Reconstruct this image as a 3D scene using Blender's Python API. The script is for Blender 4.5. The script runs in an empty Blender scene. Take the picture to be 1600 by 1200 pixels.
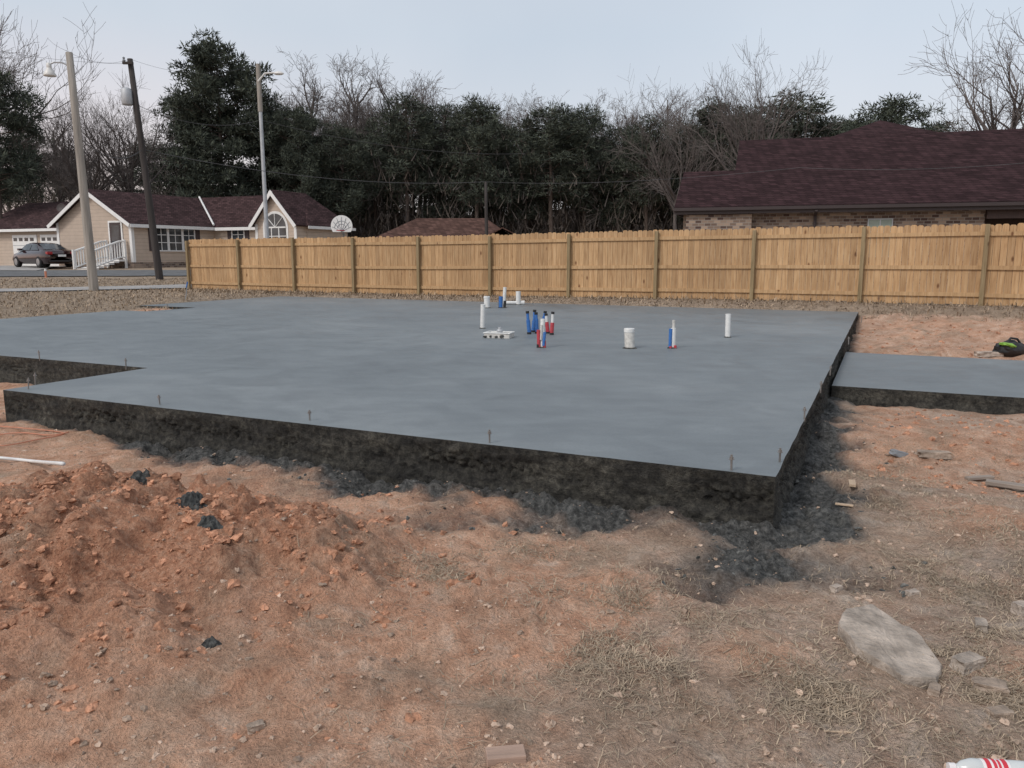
import bpy, math, random
from mathutils import Vector, Matrix, noise
from math import sin, cos, pi, radians, atan2, sqrt
S = bpy.context.scene
COL = S.collection
RN = random.Random(11)
F = 1230.0; PT = math.atan(200/1230.0); CZ = 1.6
CP, SP = cos(PT), sin(PT)
def ray(px, py):
    u = (px-800)/F; v = (600-py)/F
    return Vector((u, CP+v*SP, -SP+v*CP))
def atz(px, py, z):
    d = ray(px, py); t = (z-CZ)/d.z
    return Vector((d.x*t, d.y*t, z))
def atY(px, py, Y):
    d = ray(px, py); t = Y/d.y
    return Vector((d.x*t, Y, CZ+d.z*t))
def ss(a, b, x):
    if a == b: return 0.0
    t = (x-a)/(b-a); t = 0.0 if t < 0 else 1.0 if t > 1 else t
    return t*t*(3-2*t)
def fr(x, y, s, o=3, off=0.0):
    return noise.fractal(Vector((x*s+off, y*s-off, off*.7)), 1.0, 2.0, o)
def lumps(x, y, s, off=0.0):
    p = Vector((x*s+off, y*s, 0)); w = noise.noise(p*1.6)*.3; w2 = noise.noise(p*2.3+Vector((7, 3, 1)))*.3
    d = noise.voronoi(Vector((p.x+w, p.y+w2, off)))[0][0]
    return sqrt(max(0.0, 1-(d*1.5)**2))*(.6+.8*abs(noise.noise(p*.45)))

# ------------------------------------------------------------ slab frame
C0 = (1.536, 4.44); E1 = (.9052, -.4250); E2 = (.4250, .9052); ZT = .33
FA = (-12.0, 29.65); FD = (.8925, -.4515)
def ab(x, y):
    rx, ry = x-C0[0], y-C0[1]
    return rx*E1[0]+ry*E1[1], rx*E2[0]+ry*E2[1]
def wxy(a, b):
    return C0[0]+a*E1[0]+b*E2[0], C0[1]+a*E1[1]+b*E2[1]
RECTS = [(-7.1, 0, 0, 15.1), (-15.8, 0, 1.66, 8.3), (-15, 0, 8.3, 9.8), (-17, 0, 9.8, 15.1)]
SLAB = [(0, 0), (0, 15.1), (-17, 15.1), (-17, 9.8), (-15, 9.8), (-15, 8.3), (-15.8, 8.3), (-15.8, 1.66), (-7.1, 1.66), (-7.1, 0)]
def rsd(a, b, r):
    dx = max(r[0]-a, a-r[1]); dy = max(r[2]-b, b-r[3])
    if dx < 0 and dy < 0: return max(dx, dy)
    return sqrt(max(dx, 0)**2+max(dy, 0)**2)
def slabsd(a, b):
    return min(rsd(a, b, r) for r in RECTS)
PAD = (.03, 12.0, 4.97, 8.5)
HEAP = [(-2.25, 4.3, .95, .5, .215), (-3.3, 4.15, 1.0, .62, .24), (-1.75, 3.75, .75, .5, .125), (-1.15, 4.0, .55, .36, .085), (-2.6, 3.35, 1.1, .55, .125),
        (-1.0, 3.5, .6, .35, .07), (-2.0, 2.8, .9, .4, .06)]
MND = [(3.3, 6.7, .8, .5, .12), (4.6, 6.6, .9, .5, .14), (1.02, 2.95, .22, .16, .05), (.6, 3.75, .3, .2, .04), (2.1, 2.8, .35, .25, .05), (7.8, 15.3, 1.2, .7, .14),
       (10.2, 15.5, 1.3, .8, .2), (9.3, 13.6, 1.0, .5, .16), (7.3, 13.3, .8, .4, .12), (11.5, 14.4, 1.2, .6, .2), (2.9, 4.4, .5, .5, .06), (6.5, 6.4, 1.2, .5, .16)]
def heap(x, y):
    s = 0
    for (cx, cy, rx, ry, h) in HEAP:
        q = ((x-cx)/rx)**2+((y-cy)/ry)**2
        if q < 9: s += h*math.exp(-q)
    return s
def slurry(x, y, a, b, sd):
    if y > 26 or sd > 1.9 or b > 12: return 0.0
    n = fr(x, y, 1.7, 4, 3.1)
    if b < .02 and a < .1: w = .05+.58*ss(-6.2, -3.4, a)
    elif a > 0: w = .42*ss(11.5, 5, b)+.03
    else: w = .08
    m = 1-ss(w*.4, w*1.15, sd+n*w*.8)
    q = ((x-1.28)/.62)**2+((y-3.90)/.42)**2
    m = max(m, 1-ss(.4, 1.15, sqrt(q)+n*.55))
    return m
def gbase(x, y):
    a, b = ab(x, y)
    tr = ss(13.2, 16.2, b)*(.37+.10*ss(-5, 8, x))
    tl = ss(3, 11.5, b)*.35 + ss(12, 17, b)*.02
    w = ss(-13, -16, a)
    z = tr*(1-w)+tl*w
    z += ss(29, 46, y)*.58*(1-.6*ss(0, 20, x))
    z -= .05*ss(0, .6, a)*(1-ss(8.5, 13, b))*ss(0, 3, b)
    return z
def gh(x, y):
    z = gbase(x, y)
    if y > 60 or y < -5 or abs(x) > 40: return z
    a, b = ab(x, y)
    sd = slabsd(a, b)
    k = 1-ss(14, 24, y)
    h = heap(x, y)
    for (cx, cy, rx, ry, hh) in MND:
        q = ((x-cx)/rx)**2+((y-cy)/ry)**2
        if q < 9: z += hh*math.exp(-q)
    z += h*(1+.4*fr(x, y, 1.8, 3, 40.0)) if h > .005 else h
    rough = 1+min(h*9, 2.0)
    z += fr(x, y, .8, 3)*.04*(.25+.75*k)
    if b < 1.5: z += .03*(1-ss(.1, .9, sd))
    if k > 0:
        z += k*(fr(x, y, 4.0, 3, 5.0)*.024*rough + fr(x, y, 15, 3, 9.0)*.0085*rough)
        if a > .2 and b > 8.7: z += (fr(x, y, 1.6, 4, 50.0)*.085+fr(x, y, 5, 3, 51.0)*.04)*(1-ss(14.5, 16, b))
        sl = slurry(x, y, a, b, sd)
        if y < 9 and sl < .6:
            lm = min(h*14, 1)
            lm = max(lm, .95*ss(-.2, .25, fr(x, y, 1.4, 3, 12.0))*(1-ss(7.5, 9, y)))
            if lm > .02:
                lm *= ss(-.6, .1, fr(x, y, 2.6, 3, 21.0))*(1-sl)
                big = min(1, h*7)
                z += lm*(lumps(x, y, 6.5, 1.0)*(.016+.050*big)+lumps(x, y, 14, 5.0)*(.020+.020*big)+lumps(x, y, 30, 9.0)*.013)
        if sl > 0:
            z += sl*(-.06+fr(x, y, 3.4, 4, 2.0)*.06+(lumps(x, y, 8, 3.0)*.045+lumps(x, y, 19, 4.0)*.028+lumps(x, y, 40, 4.0)*.011 if y < 12 else .02))
    if sd < .5:
        z = min(z, .22+max(sd, 0)*.5)
        if sd < 0: z = min(z, .2+sd*2)
        z = max(z, -.4)
    pd = rsd(a, b, PAD)
    if pd < .3:
        z = min(z, .02+max(pd, 0)*.5) if pd > 0 else min(z, -.02+pd)
        z = max(z, -.3)
    return z
def ongr(px, py):
    d = ray(px, py); t = 1.2
    while t < 90:
        if CZ+d.z*t < gh(d.x*t, d.y*t): break
        t += .01+.004*t
    return Vector((d.x*t, d.y*t, gh(d.x*t, d.y*t)))
CLAYP = [(.42, 3.75, .35, .2), (1.0, 2.95, .26, .18), (3.3, 6.6, 1.2, .9), (2.05, 2.75, .3, .2), (4.6, 6.4, 1.4, .9), (2.9, 4.6, .4, .5), (-.1, 4.6, .6, .4)]
def masks(x, y):
    a, b = ab(x, y)
    sd = slabsd(a, b)
    n = fr(x, y, 1.1, 3, 1.3) if y < 60 and abs(x) < 40 else 0
    n2 = fr(x, y, 4.2, 3, 7.7) if y < 30 else 0
    cl = 0.0
    if y < 20 and b < 16:
        cl = 1-ss(.0, 1.1, x-(y-3)*.16+n*.5+n2*.3)
        cl *= .66+.34*ss(1.8, 3.0, y-x*.3+n*.5)
        for (cx, cy, rx, ry) in CLAYP:
            q = ((x-cx)/rx)**2+((y-cy)/ry)**2
            if q < 6: cl = max(cl, 1.15*math.exp(-q*.8)+n2*.35)
        if a > 0 and b > 8.3: cl = .9+n*.5+n2*.4
        elif a > .3 and b > 1.5: cl = max(cl, .72+n*.5)
        cl = max(0, min(1, max(cl, .38+n2*.45)))
        if b > 14: cl *= 1-ss(14.3, 15.6, b+n*.5)*.8
    gr = 0.0
    if y > 20 or b > 15: gr = .9
    if a < -15.8: gr = max(gr, ss(-15.8, -16.6, a+n*.3)*ss(2, 5, b))
    if a > 0 and b > 8.6: gr = max(gr, ss(.05, .5, n2+n*.6)*.6)
    if b < 5 and y < 9: gr = max(0, min(1, ((1-cl)*.4+n2*.6+n*.3)*(.3+.7*ss(2.0, 2.7, y))))
    if gr > .85 and y > 20: cl *= .3
    return cl, slurry(x, y, a, b, sd), gr, min(1, heap(x, y)*6)

# ------------------------------------------------------------ mesh helper
class MB:
    def __init__(s): s.v = []; s.f = []
    def add(s, vs, fs):
        o = len(s.v); s.v.extend([tuple(q) for q in vs]); s.f.extend([tuple(i+o for i in f) for f in fs])
    def quad(s, *p): s.add(p, [tuple(range(len(p)))])
    def box(s, x0, x1, y0, y1, z0, z1, M=None):
        vs = [Vector(q) for q in ((x0,y0,z0),(x1,y0,z0),(x1,y1,z0),(x0,y1,z0),(x0,y0,z1),(x1,y0,z1),(x1,y1,z1),(x0,y1,z1))]
        if M: vs = [M@q for q in vs]
        s.add(vs, [(0,3,2,1),(4,5,6,7),(0,1,5,4),(1,2,6,5),(2,3,7,6),(3,0,4,7)])
    def tube(s, pts, rad, n=8, cap=True):
        pts = [Vector(p) for p in pts]
        if not hasattr(rad, '__len__'): rad = [rad]*len(pts)
        rings = []; up = None
        for i, p in enumerate(pts):
            d = (pts[min(i+1, len(pts)-1)]-pts[max(i-1, 0)])
            d = d.normalized() if d.length > 1e-9 else Vector((0,0,1))
            if up is None:
                up = Vector((1,0,0)) if abs(d.z) > .8 else Vector((0,0,1))
            u = (up-d*up.dot(d))
            if u.length < 1e-4: u = d.orthogonal()
            u.normalize(); up = u
            w = d.cross(u)
            rings.append([p+(u*cos(2*pi*k/n)+w*sin(2*pi*k/n))*rad[i] for k in range(n)])
        vs = [q for r in rings for q in r]; fs = []
        for i in range(len(pts)-1):
            for k in range(n):
                k2 = (k+1) % n
                fs.append((i*n+k, i*n+k2, (i+1)*n+k2, (i+1)*n+k))
        if cap:
            fs.append(tuple(range(n-1, -1, -1))); fs.append(tuple((len(pts)-1)*n+k for k in range(n)))
        s.add(vs, fs)
    def lathe(s, prof, n=16, M=None):
        vs = []; fs = []
        for (r, z) in prof:
            for k in range(n):
                q = Vector((r*cos(2*pi*k/n), r*sin(2*pi*k/n), z)); vs.append(M@q if M else q)
        for i in range(len(prof)-1):
            for k in range(n):
                k2 = (k+1) % n
                fs.append((i*n+k, i*n+k2, (i+1)*n+k2, (i+1)*n+k))
        fs.append(tuple(range(n-1, -1, -1))); fs.append(tuple((len(prof)-1)*n+k for k in range(n)))
        s.add(vs, fs)
    def prism(s, poly, y0, y1, M=None):     # poly in (x,z), extruded in y
        n = len(poly)
        vs = [Vector((p[0], y0, p[1])) for p in poly]+[Vector((p[0], y1, p[1])) for p in poly]
        if M: vs = [M@q for q in vs]
        fs = [tuple(range(n)), tuple(range(2*n-1, n-1, -1))]
        for i in range(n):
            j = (i+1) % n; fs.append((i, i+n, j+n, j))
        s.add(vs, fs)
    def mesh(s, name, m, smooth=False):
        me = bpy.data.meshes.new(name); me.from_pydata(s.v, [], s.f)
        if m: me.materials.append(m)
        if smooth: me.shade_smooth()
        me.update(); return me
    def build(s, name, m, parent=None, smooth=False, bevel=0, label=None, seg=2):
        me = s.mesh(name, m, smooth)
        o = bpy.data.objects.new(name, me); COL.objects.link(o)
        if parent: o.parent = parent
        if bevel:
            b = o.modifiers.new('bevel', 'BEVEL'); b.width = bevel; b.segments = seg; b.limit_method = 'ANGLE'; b.angle_limit = radians(40)
        if label: o['label'] = label
        return o
def tag(o, label=None, cat=None, group=None, kind=None):
    if label: o['label'] = label
    if cat: o['category'] = cat
    if group: o['group'] = group
    if kind: o['kind'] = kind
    return o
def thing(name, label, cat, loc=(0,0,0), rz=0, group=None):
    o = bpy.data.objects.new(name, None); COL.objects.link(o); o.location = loc; o.rotation_euler = (0,0,rz)
    o.empty_display_size = .1
    return tag(o, label, cat, group)

# ------------------------------------------------------------ materials
def newmat(name):
    m = bpy.data.materials.new(name); m.use_nodes = True
    nt = m.node_tree; b = nt.nodes['Principled BSDF']
    return m, nt, b
def nn(nt, t, **k):
    n = nt.nodes.new(t)
    for a, v in k.items(): setattr(n, a, v)
    return n
def ramp(nt, fac, stops):
    r = nn(nt, 'ShaderNodeValToRGB'); e = r.color_ramp.elements
    while len(e) < len(stops): e.new(.5)
    for i, (p, c) in enumerate(stops):
        e[i].position = p; e[i].color = (*c, 1) if len(c) == 3 else c
    nt.links.new(fac, r.inputs[0]); return r.outputs[0]
def noi(nt, vec, scale, detail=4, rough=.55, dist=0):
    n = nn(nt, 'ShaderNodeTexNoise'); n.inputs['Scale'].default_value = scale; n.inputs['Detail'].default_value = detail
    n.inputs['Roughness'].default_value = rough; n.inputs['Distortion'].default_value = dist
    nt.links.new(vec, n.inputs['Vector']); return n.outputs[0]
def mixc(nt, fac, a, b, mode='MIX'):
    m = nn(nt, 'ShaderNodeMix', data_type='RGBA', blend_type=mode)
    if isinstance(fac, (int, float)): m.inputs[0].default_value = fac
    else: nt.links.new(fac, m.inputs[0])
    for i, q in ((6, a), (7, b)):
        if isinstance(q, tuple): m.inputs[i].default_value = (*q, 1)
        else: nt.links.new(q, m.inputs[i])
    return m.outputs[2]
def mapped(nt, scale=(1,1,1)):
    tc = nn(nt, 'ShaderNodeTexCoord'); mp = nn(nt, 'ShaderNodeMapping'); mp.inputs['Scale'].default_value = scale
    nt.links.new(tc.outputs['Object'], mp.inputs[0]); return mp.outputs[0]
def bump(nt, b, h, strength, dist=.02):
    n = nn(nt, 'ShaderNodeBump'); n.inputs['Strength'].default_value = strength; n.inputs['Distance'].default_value = dist
    nt.links.new(h, n.inputs['Height']); nt.links.new(n.outputs[0], b.inputs['Normal'])
def sc(c, k): return tuple(min(1, q*k) for q in c)
def mat(name, c, rough=.7, var=.25, scale=6, bmp=0, metal=0, stretch=(1,1,1), island=0, bscale=None, spec=None):
    m, nt, b = newmat(name)
    v = mapped(nt, stretch)
    f = noi(nt, v, scale, 5)
    col = ramp(nt, f, [(.3, sc(c, 1-var)), (.7, sc(c, 1+var))])
    if island:
        g = nn(nt, 'ShaderNodeNewGeometry')
        k = ramp(nt, g.outputs['Random Per Island'], [(0, (1-island,)*3), (1, (1,1,1))])
        col = mixc(nt, 1.0, col, k, 'MULTIPLY')
    nt.links.new(col, b.inputs['Base Color'])
    b.inputs['Roughness'].default_value = rough; b.inputs['Metallic'].default_value = metal
    if spec is not None: b.inputs['Specular IOR Level'].default_value = spec
    if bmp: bump(nt, b, noi(nt, v, bscale or scale*3, 5), bmp)
    return m

M = {}
def ground_mat():
    m, nt, b = newmat('site_ground')
    v = mapped(nt)
    at = nn(nt, 'ShaderNodeAttribute', attribute_name='Mask')
    sp = nn(nt, 'ShaderNodeSeparateColor'); nt.links.new(at.outputs['Color'], sp.inputs[0])
    n1 = noi(nt, v, 1.7, 4, .6, .5); n2 = noi(nt, v, 7, 6, .68, .6); n3 = noi(nt, v, 70, 4, .7); n4 = noi(nt, v, 24, 5, .7)
    clay = ramp(nt, n2, [(.3, (.54, .285, .18)), (.48, (.74, .445, .30)), (.60, (.80, .535, .385)), (.75, (.86, .68, .55))])
    red = ramp(nt, n4, [(.3, (.39, .175, .105)), (.5, (.61, .315, .195)), (.72, (.74, .465, .325))])
    clay = mixc(nt, at.outputs['Alpha'], clay, red)
    tan = ramp(nt, n2, [(.3, (.36, .28, .22)), (.5, (.57, .46, .37)), (.7, (.70, .60, .505))])
    grs = ramp(nt, n4, [(.32, (.25, .195, .145)), (.55, (.43, .34, .255)), (.7, (.55, .45, .35))])
    slu = ramp(nt, n4, [(.28, (.030, .031, .030)), (.44, (.090, .092, .089)), (.58, (.175, .176, .168)), (.76, (.32, .315, .295))])
    c = mixc(nt, sp.outputs[0], tan, clay)
    c = mixc(nt, sp.outputs[2], c, grs)
    c = mixc(nt, sp.outputs[1], c, slu)
    k = ramp(nt, n3, [(.3, (.66,.66,.66)), (.6, (1.06,1.06,1.06))])
    c = mixc(nt, 1.0, c, k, 'MULTIPLY')
    k = ramp(nt, n1, [(.32, (.86,.83,.82)), (.5, (.99,.98,.98)), (.66, (1.1,1.1,1.1))])
    c = mixc(nt, 1.0, c, k, 'MULTIPLY')
    nt.links.new(c, b.inputs['Base Color'])
    b.inputs['Specular IOR Level'].default_value = .2
    r = ramp(nt, sp.outputs[1], [(0, (.97,)*3), (1, (.7,)*3)]); nt.links.new(r, b.inputs['Roughness'])
    ad = nn(nt, 'ShaderNodeMath', operation='ADD'); nt.links.new(n4, ad.inputs[0]); nt.links.new(n3, ad.inputs[1])
    bump(nt, b, ad.outputs[0], 1.0, .042)
    return m
M['ground'] = ground_mat()
def slab_mat():
    m, nt, b = newmat('fresh_concrete')
    v = mapped(nt); v2 = mapped(nt, (.6, 1.7, 1))
    n1 = noi(nt, v, .35, 5, .6, .6); n2 = noi(nt, v2, 2.2, 6, .65, .8); n3 = noi(nt, v, 60, 3); n5 = noi(nt, v, 1.6, 6, .65, 1.2)
    c = ramp(nt, n1, [(.3, (.136, .156, .168)), (.5, (.163, .185, .197)), (.72, (.200, .221, .231))])
    k = ramp(nt, n2, [(.3, (.90,.905,.91)), (.7, (1.06,1.06,1.06))]); c = mixc(nt, 1.0, c, k, 'MULTIPLY')
    k = ramp(nt, n5, [(.34, (.84,.85,.86)), (.6, (1.07,1.07,1.07))]); c = mixc(nt, 1.0, c, k, 'MULTIPLY')
    k = ramp(nt, n3, [(.3, (.93,)*3), (.7, (1.05,)*3)]); c = mixc(nt, 1.0, c, k, 'MULTIPLY')
    nt.links.new(c, b.inputs['Base Color'])
    nt.links.new(ramp(nt, n5, [(.3, (.42,)*3), (.7, (.64,)*3)]), b.inputs['Roughness'])
    b.inputs['Specular IOR Level'].default_value = .35
    bump(nt, b, n5, .15, .01)
    return m
M['slab'] = slab_mat()
def edge_mat():
    m, nt, b = newmat('wet_formed_concrete')
    v = mapped(nt); n1 = noi(nt, v, 3, 6, .7); n2 = noi(nt, v, 18, 5, .8); n3 = noi(nt, mapped(nt, (1, 1, 7)), 2.2, 5, .7)
    c = ramp(nt, n1, [(.3, (.022, .021, .019)), (.5, (.043, .041, .035)), (.75, (.095, .090, .077))])
    k = ramp(nt, n2, [(.36, (.15,)*3), (.5, (.85,)*3), (.68, (2.0,)*3)]); c = mixc(nt, 1.0, c, k, 'MULTIPLY')
    k = ramp(nt, n3, [(.35, (.65,)*3), (.68, (1.6, 1.58, 1.5))]); c = mixc(nt, 1.0, c, k, 'MULTIPLY')
    nt.links.new(c, b.inputs['Base Color']); b.inputs['Roughness'].default_value = .85
    bump(nt, b, n2, 1.0, .06); return m
M['edge'] = edge_mat()
def wood_mat(name, lo, mid, hi, isl=.25):
    m, nt, b = newmat(name)
    v = mapped(nt, (1, 1, .07)); vk = mapped(nt, (1, 1, .45))
    g = nn(nt, 'ShaderNodeNewGeometry')
    off = nn(nt, 'ShaderNodeVectorMath', operation='ADD'); nt.links.new(v, off.inputs[0])
    cm = nn(nt, 'ShaderNodeCombineXYZ'); ml = nn(nt, 'ShaderNodeMath', operation='MULTIPLY'); ml.inputs[1].default_value = 40
    nt.links.new(g.outputs['Random Per Island'], ml.inputs[0]); nt.links.new(ml.outputs[0], cm.inputs[2]); nt.links.new(cm.outputs[0], off.inputs[1])
    n1 = noi(nt, off.outputs[0], 26, 5, .6, .4)
    c = ramp(nt, n1, [(.3, lo), (.5, mid), (.72, hi)])
    vo = nn(nt, 'ShaderNodeTexVoronoi'); vo.inputs['Scale'].default_value = 3.6; nt.links.new(vk, vo.inputs['Vector'])
    k = ramp(nt, vo.outputs['Distance'], [(.05, (.35, .24, .17)), (.13, (1,1,1))]); c = mixc(nt, 1.0, c, k, 'MULTIPLY')
    k = ramp(nt, g.outputs['Random Per Island'], [(0, (1-isl, 1-isl*1.05, 1-isl*1.1)), (1, (1.04,)*3)]); c = mixc(nt, 1.0, c, k, 'MULTIPLY')
    nw = noi(nt, mapped(nt, (1, 1, .6)), .55, 4, .6); k = ramp(nt, nw, [(.35, (.88,.86,.84)), (.65, (1.05,1.05,1.05))]); c = mixc(nt, 1.0, c, k, 'MULTIPLY')
    nt.links.new(c, b.inputs['Base Color']); b.inputs['Roughness'].default_value = .75
    bump(nt, b, n1, .2, .005); return m
M['picket'] = wood_mat('new_pine_pickets', (.335, .192, .088), (.475, .30, .152), (.565, .395, .228), .25)
M['rail'] = wood_mat('pine_rail', (.335, .20, .095), (.47, .305, .157), (.55, .385, .222), .15)
M['post'] = wood_mat('treated_post', (.20, .145, .071), (.28, .212, .115), (.345, .268, .157), .2)
M['polewood'] = mat('weathered_pole', (.29, .265, .235), .9, .3, 3, .4, stretch=(4,4,.3))
M['darkpole'] = mat('creosote_pole', (.042, .036, .034), .9, .3, 3, .4, stretch=(4,4,.3))
M['galv'] = mat('galvanised', (.42, .44, .46), .55, .12, 5, 0, .3)
M['grey'] = mat('grey_paint', (.23, .25, .27), .5, .1, 5)
M['wire'] = mat('wire', (.06, .06, .063), .6, .1, 5)
M['lamp'] = mat('lamp_enamel', (.62, .62, .6), .4, .08, 6)
M['siding'] = mat('cream_siding', (.50, .41, .335), .75, .06, 3)
def siding(m):
    nt = m.node_tree; b = nt.nodes['Principled BSDF']; v = mapped(nt)
    w = nn(nt, 'ShaderNodeTexWave', wave_type='BANDS', bands_direction='Z', wave_profile='SAW'); w.inputs['Scale'].default_value = 1.55
    nt.links.new(v, w.inputs['Vector']); bump(nt, b, w.outputs[0], .6, .03)
    old = b.inputs['Base Color'].links[0].from_socket
    k = ramp(nt, w.outputs[0], [(0, (.7,)*3), (.18, (1,)*3)]); nt.links.new(mixc(nt, 1.0, old, k, 'MULTIPLY'), b.inputs['Base Color'])
siding(M['siding'])
M['white'] = mat('white_trim', (.72, .72, .71), .5, .05, 4)
M['shutter'] = mat('dark_shutter', (.05, .035, .035), .6, .1, 8)
def glass_mat():
    m, nt, b = newmat('dark_window_glass')
    v = mapped(nt); c = ramp(nt, noi(nt, v, 1.5, 2), [(.35, (.02, .024, .028)), (.7, (.07, .08, .09))])
    nt.links.new(c, b.inputs['Base Color']); b.inputs['Roughness'].default_value = .08; return m
M['glass'] = glass_mat()
M['paleglass'] = mat('pale_lit_glass', (.24, .29, .25), .25, .15, 3)  # pale greenish window light painted into the glass colour
def shingle(name, c):
    m, nt, b = newmat(name)
    tc = nn(nt, 'ShaderNodeTexCoord'); s = nn(nt, 'ShaderNodeSeparateXYZ'); nt.links.new(tc.outputs['Object'], s.inputs[0])
    cb = nn(nt, 'ShaderNodeCombineXYZ'); ad = nn(nt, 'ShaderNodeMath', operation='ADD')
    nt.links.new(s.outputs[0], ad.inputs[0]); nt.links.new(s.outputs[1], ad.inputs[1]); ml = nn(nt, 'ShaderNodeMath', operation='MULTIPLY'); ml.inputs[1].default_value = 1.7
    nt.links.new(s.outputs[2], ml.inputs[0]); nt.links.new(ad.outputs[0], cb.inputs[0]); nt.links.new(ml.outputs[0], cb.inputs[1])
    br = nn(nt, 'ShaderNodeTexBrick'); nt.links.new(cb.outputs[0], br.inputs['Vector'])
    br.inputs['Color1'].default_value = (*sc(c, .68), 1); br.inputs['Color2'].default_value = (*sc(c, 1.4), 1); br.inputs['Mortar'].default_value = (*sc(c, .4), 1)
    br.inputs['Scale'].default_value = 1; br.inputs['Brick Width'].default_value = .32; br.inputs['Row Height'].default_value = .18; br.inputs['Mortar Size'].default_value = .014
    n = noi(nt, tc.outputs['Object'], 2.2, 6, .7); k = ramp(nt, n, [(.3, (.72,)*3), (.7, (1.18,)*3)])
    nt.links.new(mixc(nt, 1.0, br.outputs[0], k, 'MULTIPLY'), b.inputs['Base Color']); b.inputs['Roughness'].default_value = .95
    b.inputs['Specular IOR Level'].default_value = .1
    bump(nt, b, br.outputs['Fac'], -.4, .02); return m
M['roof_a'] = shingle('maroon_shingles', (.058, .035, .036))
M['roof_b'] = shingle('dark_maroon_shingles', (.038, .0205, .0225))
M['roof_c'] = shingle('brown_shingles', (.10, .058, .048))
def brick():
    m, nt, b = newmat('mixed_brick')
    tc = nn(nt, 'ShaderNodeTexCoord'); s = nn(nt, 'ShaderNodeSeparateXYZ'); nt.links.new(tc.outputs['Object'], s.inputs[0])
    cb = nn(nt, 'ShaderNodeCombineXYZ'); ad = nn(nt, 'ShaderNodeMath', operation='ADD')
    nt.links.new(s.outputs[0], ad.inputs[0]); nt.links.new(s.outputs[1], ad.inputs[1]); nt.links.new(ad.outputs[0], cb.inputs[0]); nt.links.new(s.outputs[2], cb.inputs[1])
    br = nn(nt, 'ShaderNodeTexBrick'); nt.links.new(cb.outputs[0], br.inputs['Vector'])
    br.inputs['Color1'].default_value = (.36, .27, .205, 1); br.inputs['Color2'].default_value = (.075, .044, .037, 1); br.inputs['Mortar'].default_value = (.26, .23, .20, 1)
    br.inputs['Scale'].default_value = 1; br.inputs['Brick Width'].default_value = .26; br.inputs['Row Height'].default_value = .12; br.inputs['Mortar Size'].default_value = .012
    br.inputs['Bias'].default_value = .05
    nt.links.new(br.outputs[0], b.inputs['Base Color']); b.inputs['Roughness'].default_value = .9
    bump(nt, b, br.outputs['Fac'], -.4, .01); return m
M['brick'] = brick()
M['fascia'] = mat('dark_fascia', (.035, .024, .024), .6, .1, 4)
M['darkwood'] = mat('dark_stained_boards', (.055, .033, .028), .7, .3, 6, stretch=(6,6,.4))
M['pvc'] = mat('white_pvc', (.66, .67, .66), .4, .1, 14)
M['pvcd'] = mat('muddy_pvc', (.54, .53, .50), .6, .25, 18)
M['blue'] = mat('blue_pex', (.035, .14, .40), .5, .2, 20)
M['redp'] = mat('red_pex', (.44, .05, .065), .5, .2, 20)
M['black'] = mat('black_rubber', (.015, .015, .016), .5, .15, 20)
M['steel'] = mat('bolt_steel', (.30, .29, .28), .4, .15, 30, 0, .8)
M['asph'] = mat('asphalt', (.11, .115, .12), .9, .2, 2, .3, bscale=40)
M['conc'] = mat('old_concrete', (.31, .30, .29), .9, .15, 2, .3, bscale=30)
M['rock'] = mat('grey_rock', (.40, .34, .29), .9, .35, 12, .8, bscale=40, spec=.15)
M['chunk'] = mat('dirty_old_concrete', (.35, .30, .255), .95, .45, 10, .8, bscale=40, spec=.15)
M['rockd'] = mat('brown_rock', (.32, .255, .205), .9, .4, 12, .8, bscale=40, spec=.15)
M['clod'] = mat('red_clod', (.57, .30, .19), .97, .35, 30, .7, island=.4, bscale=70, spec=.1)
M['clodt'] = mat('tan_clod', (.56, .42, .325), .97, .3, 14, .6, island=.5, bscale=50, spec=.1)
M['rubble'] = mat('dark_rubble', (.15, .152, .145), .95, .6, 24, .6, island=.7, bscale=60, spec=.1)
M['splat'] = mat('grey_splat', (.075, .078, .076), .9, .65, 40, .9, bscale=60, spec=.15)
M['straw'] = mat('dry_straw', (.47, .37, .265), .85, .2, 3, island=.6)
M['weed'] = mat('brown_weeds', (.42, .32, .225), .9, .2, 3, island=.6)
M['lumber'] = mat('lumber_offcut', (.45, .34, .24), .8, .25, 8, .3, stretch=(.3,3,3))
M['block'] = mat('brownish_block', (.36, .25, .195), .85, .25, 8, .4, stretch=(.3,3,3))
M['greywood'] = mat('weathered_board', (.27, .225, .19), .9, .3, 8, .4, stretch=(.3,3,3))
M['orange'] = mat('orange_cord', (.50, .20, .12), .6, .1, 10)
M['carp'] = mat('burgundy_paint', (.016, .004, .006), .15, .1, 3); M['carp'].node_tree.nodes['Principled BSDF'].inputs['Coat Weight'].default_value = .6
M['tyre'] = mat('tyre_rubber', (.014, .014, .015), .8, .2, 10)
M['rim'] = mat('alloy', (.35, .36, .37), .35, .1, 8, 0, .8)
M['tail'] = mat('tail_lens', (.30, .012, .016), .2, .1, 8)
M['neon'] = mat('neon_green_cloth', (.22, .42, .06), .6, .2, 12)
M['plastic'] = mat('clear_bottle', (.55, .58, .58), .15, .08, 10)
M['labelw'] = mat('white_label', (.72, .70, .70), .5, .05, 10)
M['redink'] = mat('red_ink', (.55, .03, .05), .5, .05, 10)
M['bark'] = mat('grey_bark', (.115, .10, .092), .95, .35, 2.5, .5, stretch=(3,3,.5), spec=.1)
M['twig'] = mat('twigs', (.122, .106, .10), .95, .2, 2, spec=.1)  # twig tone lightened slightly to paint in distance haze
M['pinebark'] = mat('pine_bark', (.115, .09, .077), .95, .35, 2.5, .5, stretch=(3,3,.5), spec=.1)
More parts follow.
